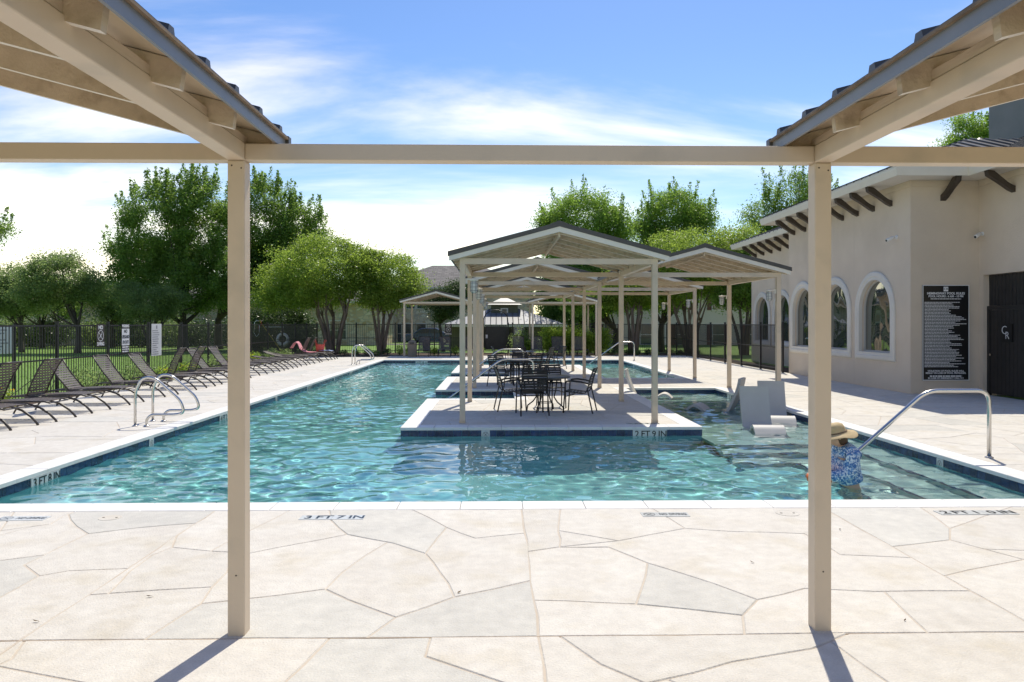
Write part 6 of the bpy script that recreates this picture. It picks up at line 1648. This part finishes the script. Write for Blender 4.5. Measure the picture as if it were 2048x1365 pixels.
# pavilion with metal hip roof and cupola
pv = thing('pavilion', 'low olive pavilion with metal hip roof and small cupola beyond the far fence', 'building', (0, 0, 0))
X0, X1, Y0, Y1 = -3.45, 4.55, 54.0, 60.0
w_ = MB(); w_.box(X0, -1.1, Y0, Y1, -0.6, 1.75); w_.box(2.2, X1, Y0, Y1, -0.6, 1.75); w_.box(-1.1, 2.2, Y0+2.2, Y1, -0.6, 1.75); w_.build('wall', 'olive_wall', pv)
_bt = MB().box(-0.02, 0.02, -0.02, 0.0, -0.5, 1.7).mesh('batten', 'olive_wall')
for i in range(9): link('batten', _bt, pv, (X0+0.15+0.26*i, Y0-0.001, 0))
for i in range(9): link('batten', _bt, pv, (2.3+0.26*i, Y0-0.001, 0))
e = 0.45; za_, zb_ = 1.72, 2.95
rf = MB().add([(X0-e, Y0-e, za_), (X1+e, Y0-e, za_), (X1+e, Y1+e, za_), (X0-e, Y1+e, za_), (X0+3.0, (Y0+Y1)/2, zb_), (X1-3.0, (Y0+Y1)/2, zb_)], [(0,1,5,4),(1,2,5),(2,3,4,5),(3,0,4),(3,2,1,0)]).build('roof', 'edge_metal', pv)
rb = MB()
for i in range(22):
    x = X0-e+0.2+(X1-X0+2*e-0.4)*i/21; t_ = min(1.0, min(x-(X0-e), (X1+e)-x)/3.45)
    ya, yb = Y0-e, Y0-e+((Y0+Y1)/2-Y0+e)*t_; rb.tube([(x, ya, za_+0.02), (x, yb, za_+(zb_-za_)*t_+0.02)], 0.03, 4)
rb.build('roof_rib_set', 'roof_metal', rf)
MB().box(X0-e, X1+e, Y0-e-0.06, Y0-e+0.02, za_-0.16, za_+0.015).build('gutter', 'surround', rf)
cx = 0.55
cp = MB().box(cx-1.0, cx+1.0, 56.0, 58.0, 2.0, 3.20).build('cupola', 'olive_wall', pv)
MB().add([(cx-1.3, 55.7, 3.2), (cx+1.3, 55.7, 3.2), (cx+1.3, 58.3, 3.2), (cx-1.3, 58.3, 3.2), (cx, 57.0, 3.85)], [(0,1,4),(1,2,4),(2,3,4),(3,0,4),(3,2,1,0)]).build('cupola_roof', 'edge_metal', cp)
cw = MB().box(cx-0.28, cx+0.28, 55.93, 55.99, 2.45, 2.95).build('cupola_window', 'white_trim', cp); 
MB().box(cx-0.17, cx+0.17, 55.90, 55.925, 2.53, 2.87).build('cupola_pane', 'window_dark', cp)
dg_ = MB()
MB().box(-1.1, 2.2, Y0+0.02, Y0+0.10, 1.45, 1.74).build('header', 'roof_metal', pv)
_gb = MB().box(-0.015, 0.015, -0.015, 0.015, -0.5, 1.45).mesh('bar', 'iron')
for i in range(22): link('bar', _gb, pv, (-1.02+0.15*i, Y0+0.06, 0))
# street behind the fence with a parked car
tag(MB().box(-13, 4, 64.5, 68.5, -0.2, -0.031).build('road', 'asphalt'), kind='structure')
def car(label, x, y, m):
    t = thing('car', label, 'car', (x, y, -0.03))
    prof = [(-2.15, 0.32), (-2.18, 0.62), (-2.05, 0.84), (-1.35, 0.92), (-0.75, 1.36), (-0.2, 1.45), (0.65, 1.43), (1.35, 1.05), (2.0, 0.95), (2.15, 0.72), (2.15, 0.34)]
    b_ = MB().prism(prof, -0.84, 0.84, 'y').build('body', m, t, bevel=0.05)
    for s in (-1, 1):
        gl = [(-1.18, 0.96), (-0.72, 1.32), (-0.2, 1.39), (0.10, 1.39), (0.10, 0.96)]; gl2 = [(0.16, 0.96), (0.16, 1.39), (0.62, 1.37), (1.12, 1.08), (1.0, 0.97)]
        for q in (gl, gl2): MB().prism(q if s > 0 else q[::-1], s*0.842, s*0.850, 'y').build('side_window', 'window_dark', b_)
        for wx in (-1.35, 1.30):
            w3 = MB(); 
            for r_, yy in ((0.32, 0.0),): w3.tube([(wx, s*0.70, 0.32), (wx, s*0.86, 0.32)], 0.32, 20)
            wh = w3.build('wheel', 'tyre', t); MB().tube([(wx, s*0.861, 0.32), (wx, s*0.875, 0.32)], 0.20, 16).build('rim', 'steel', wh)
    return t
car('dark blue car parked beyond the far fence beside the pavilion', -6.0, 66.6, 'car_blue')
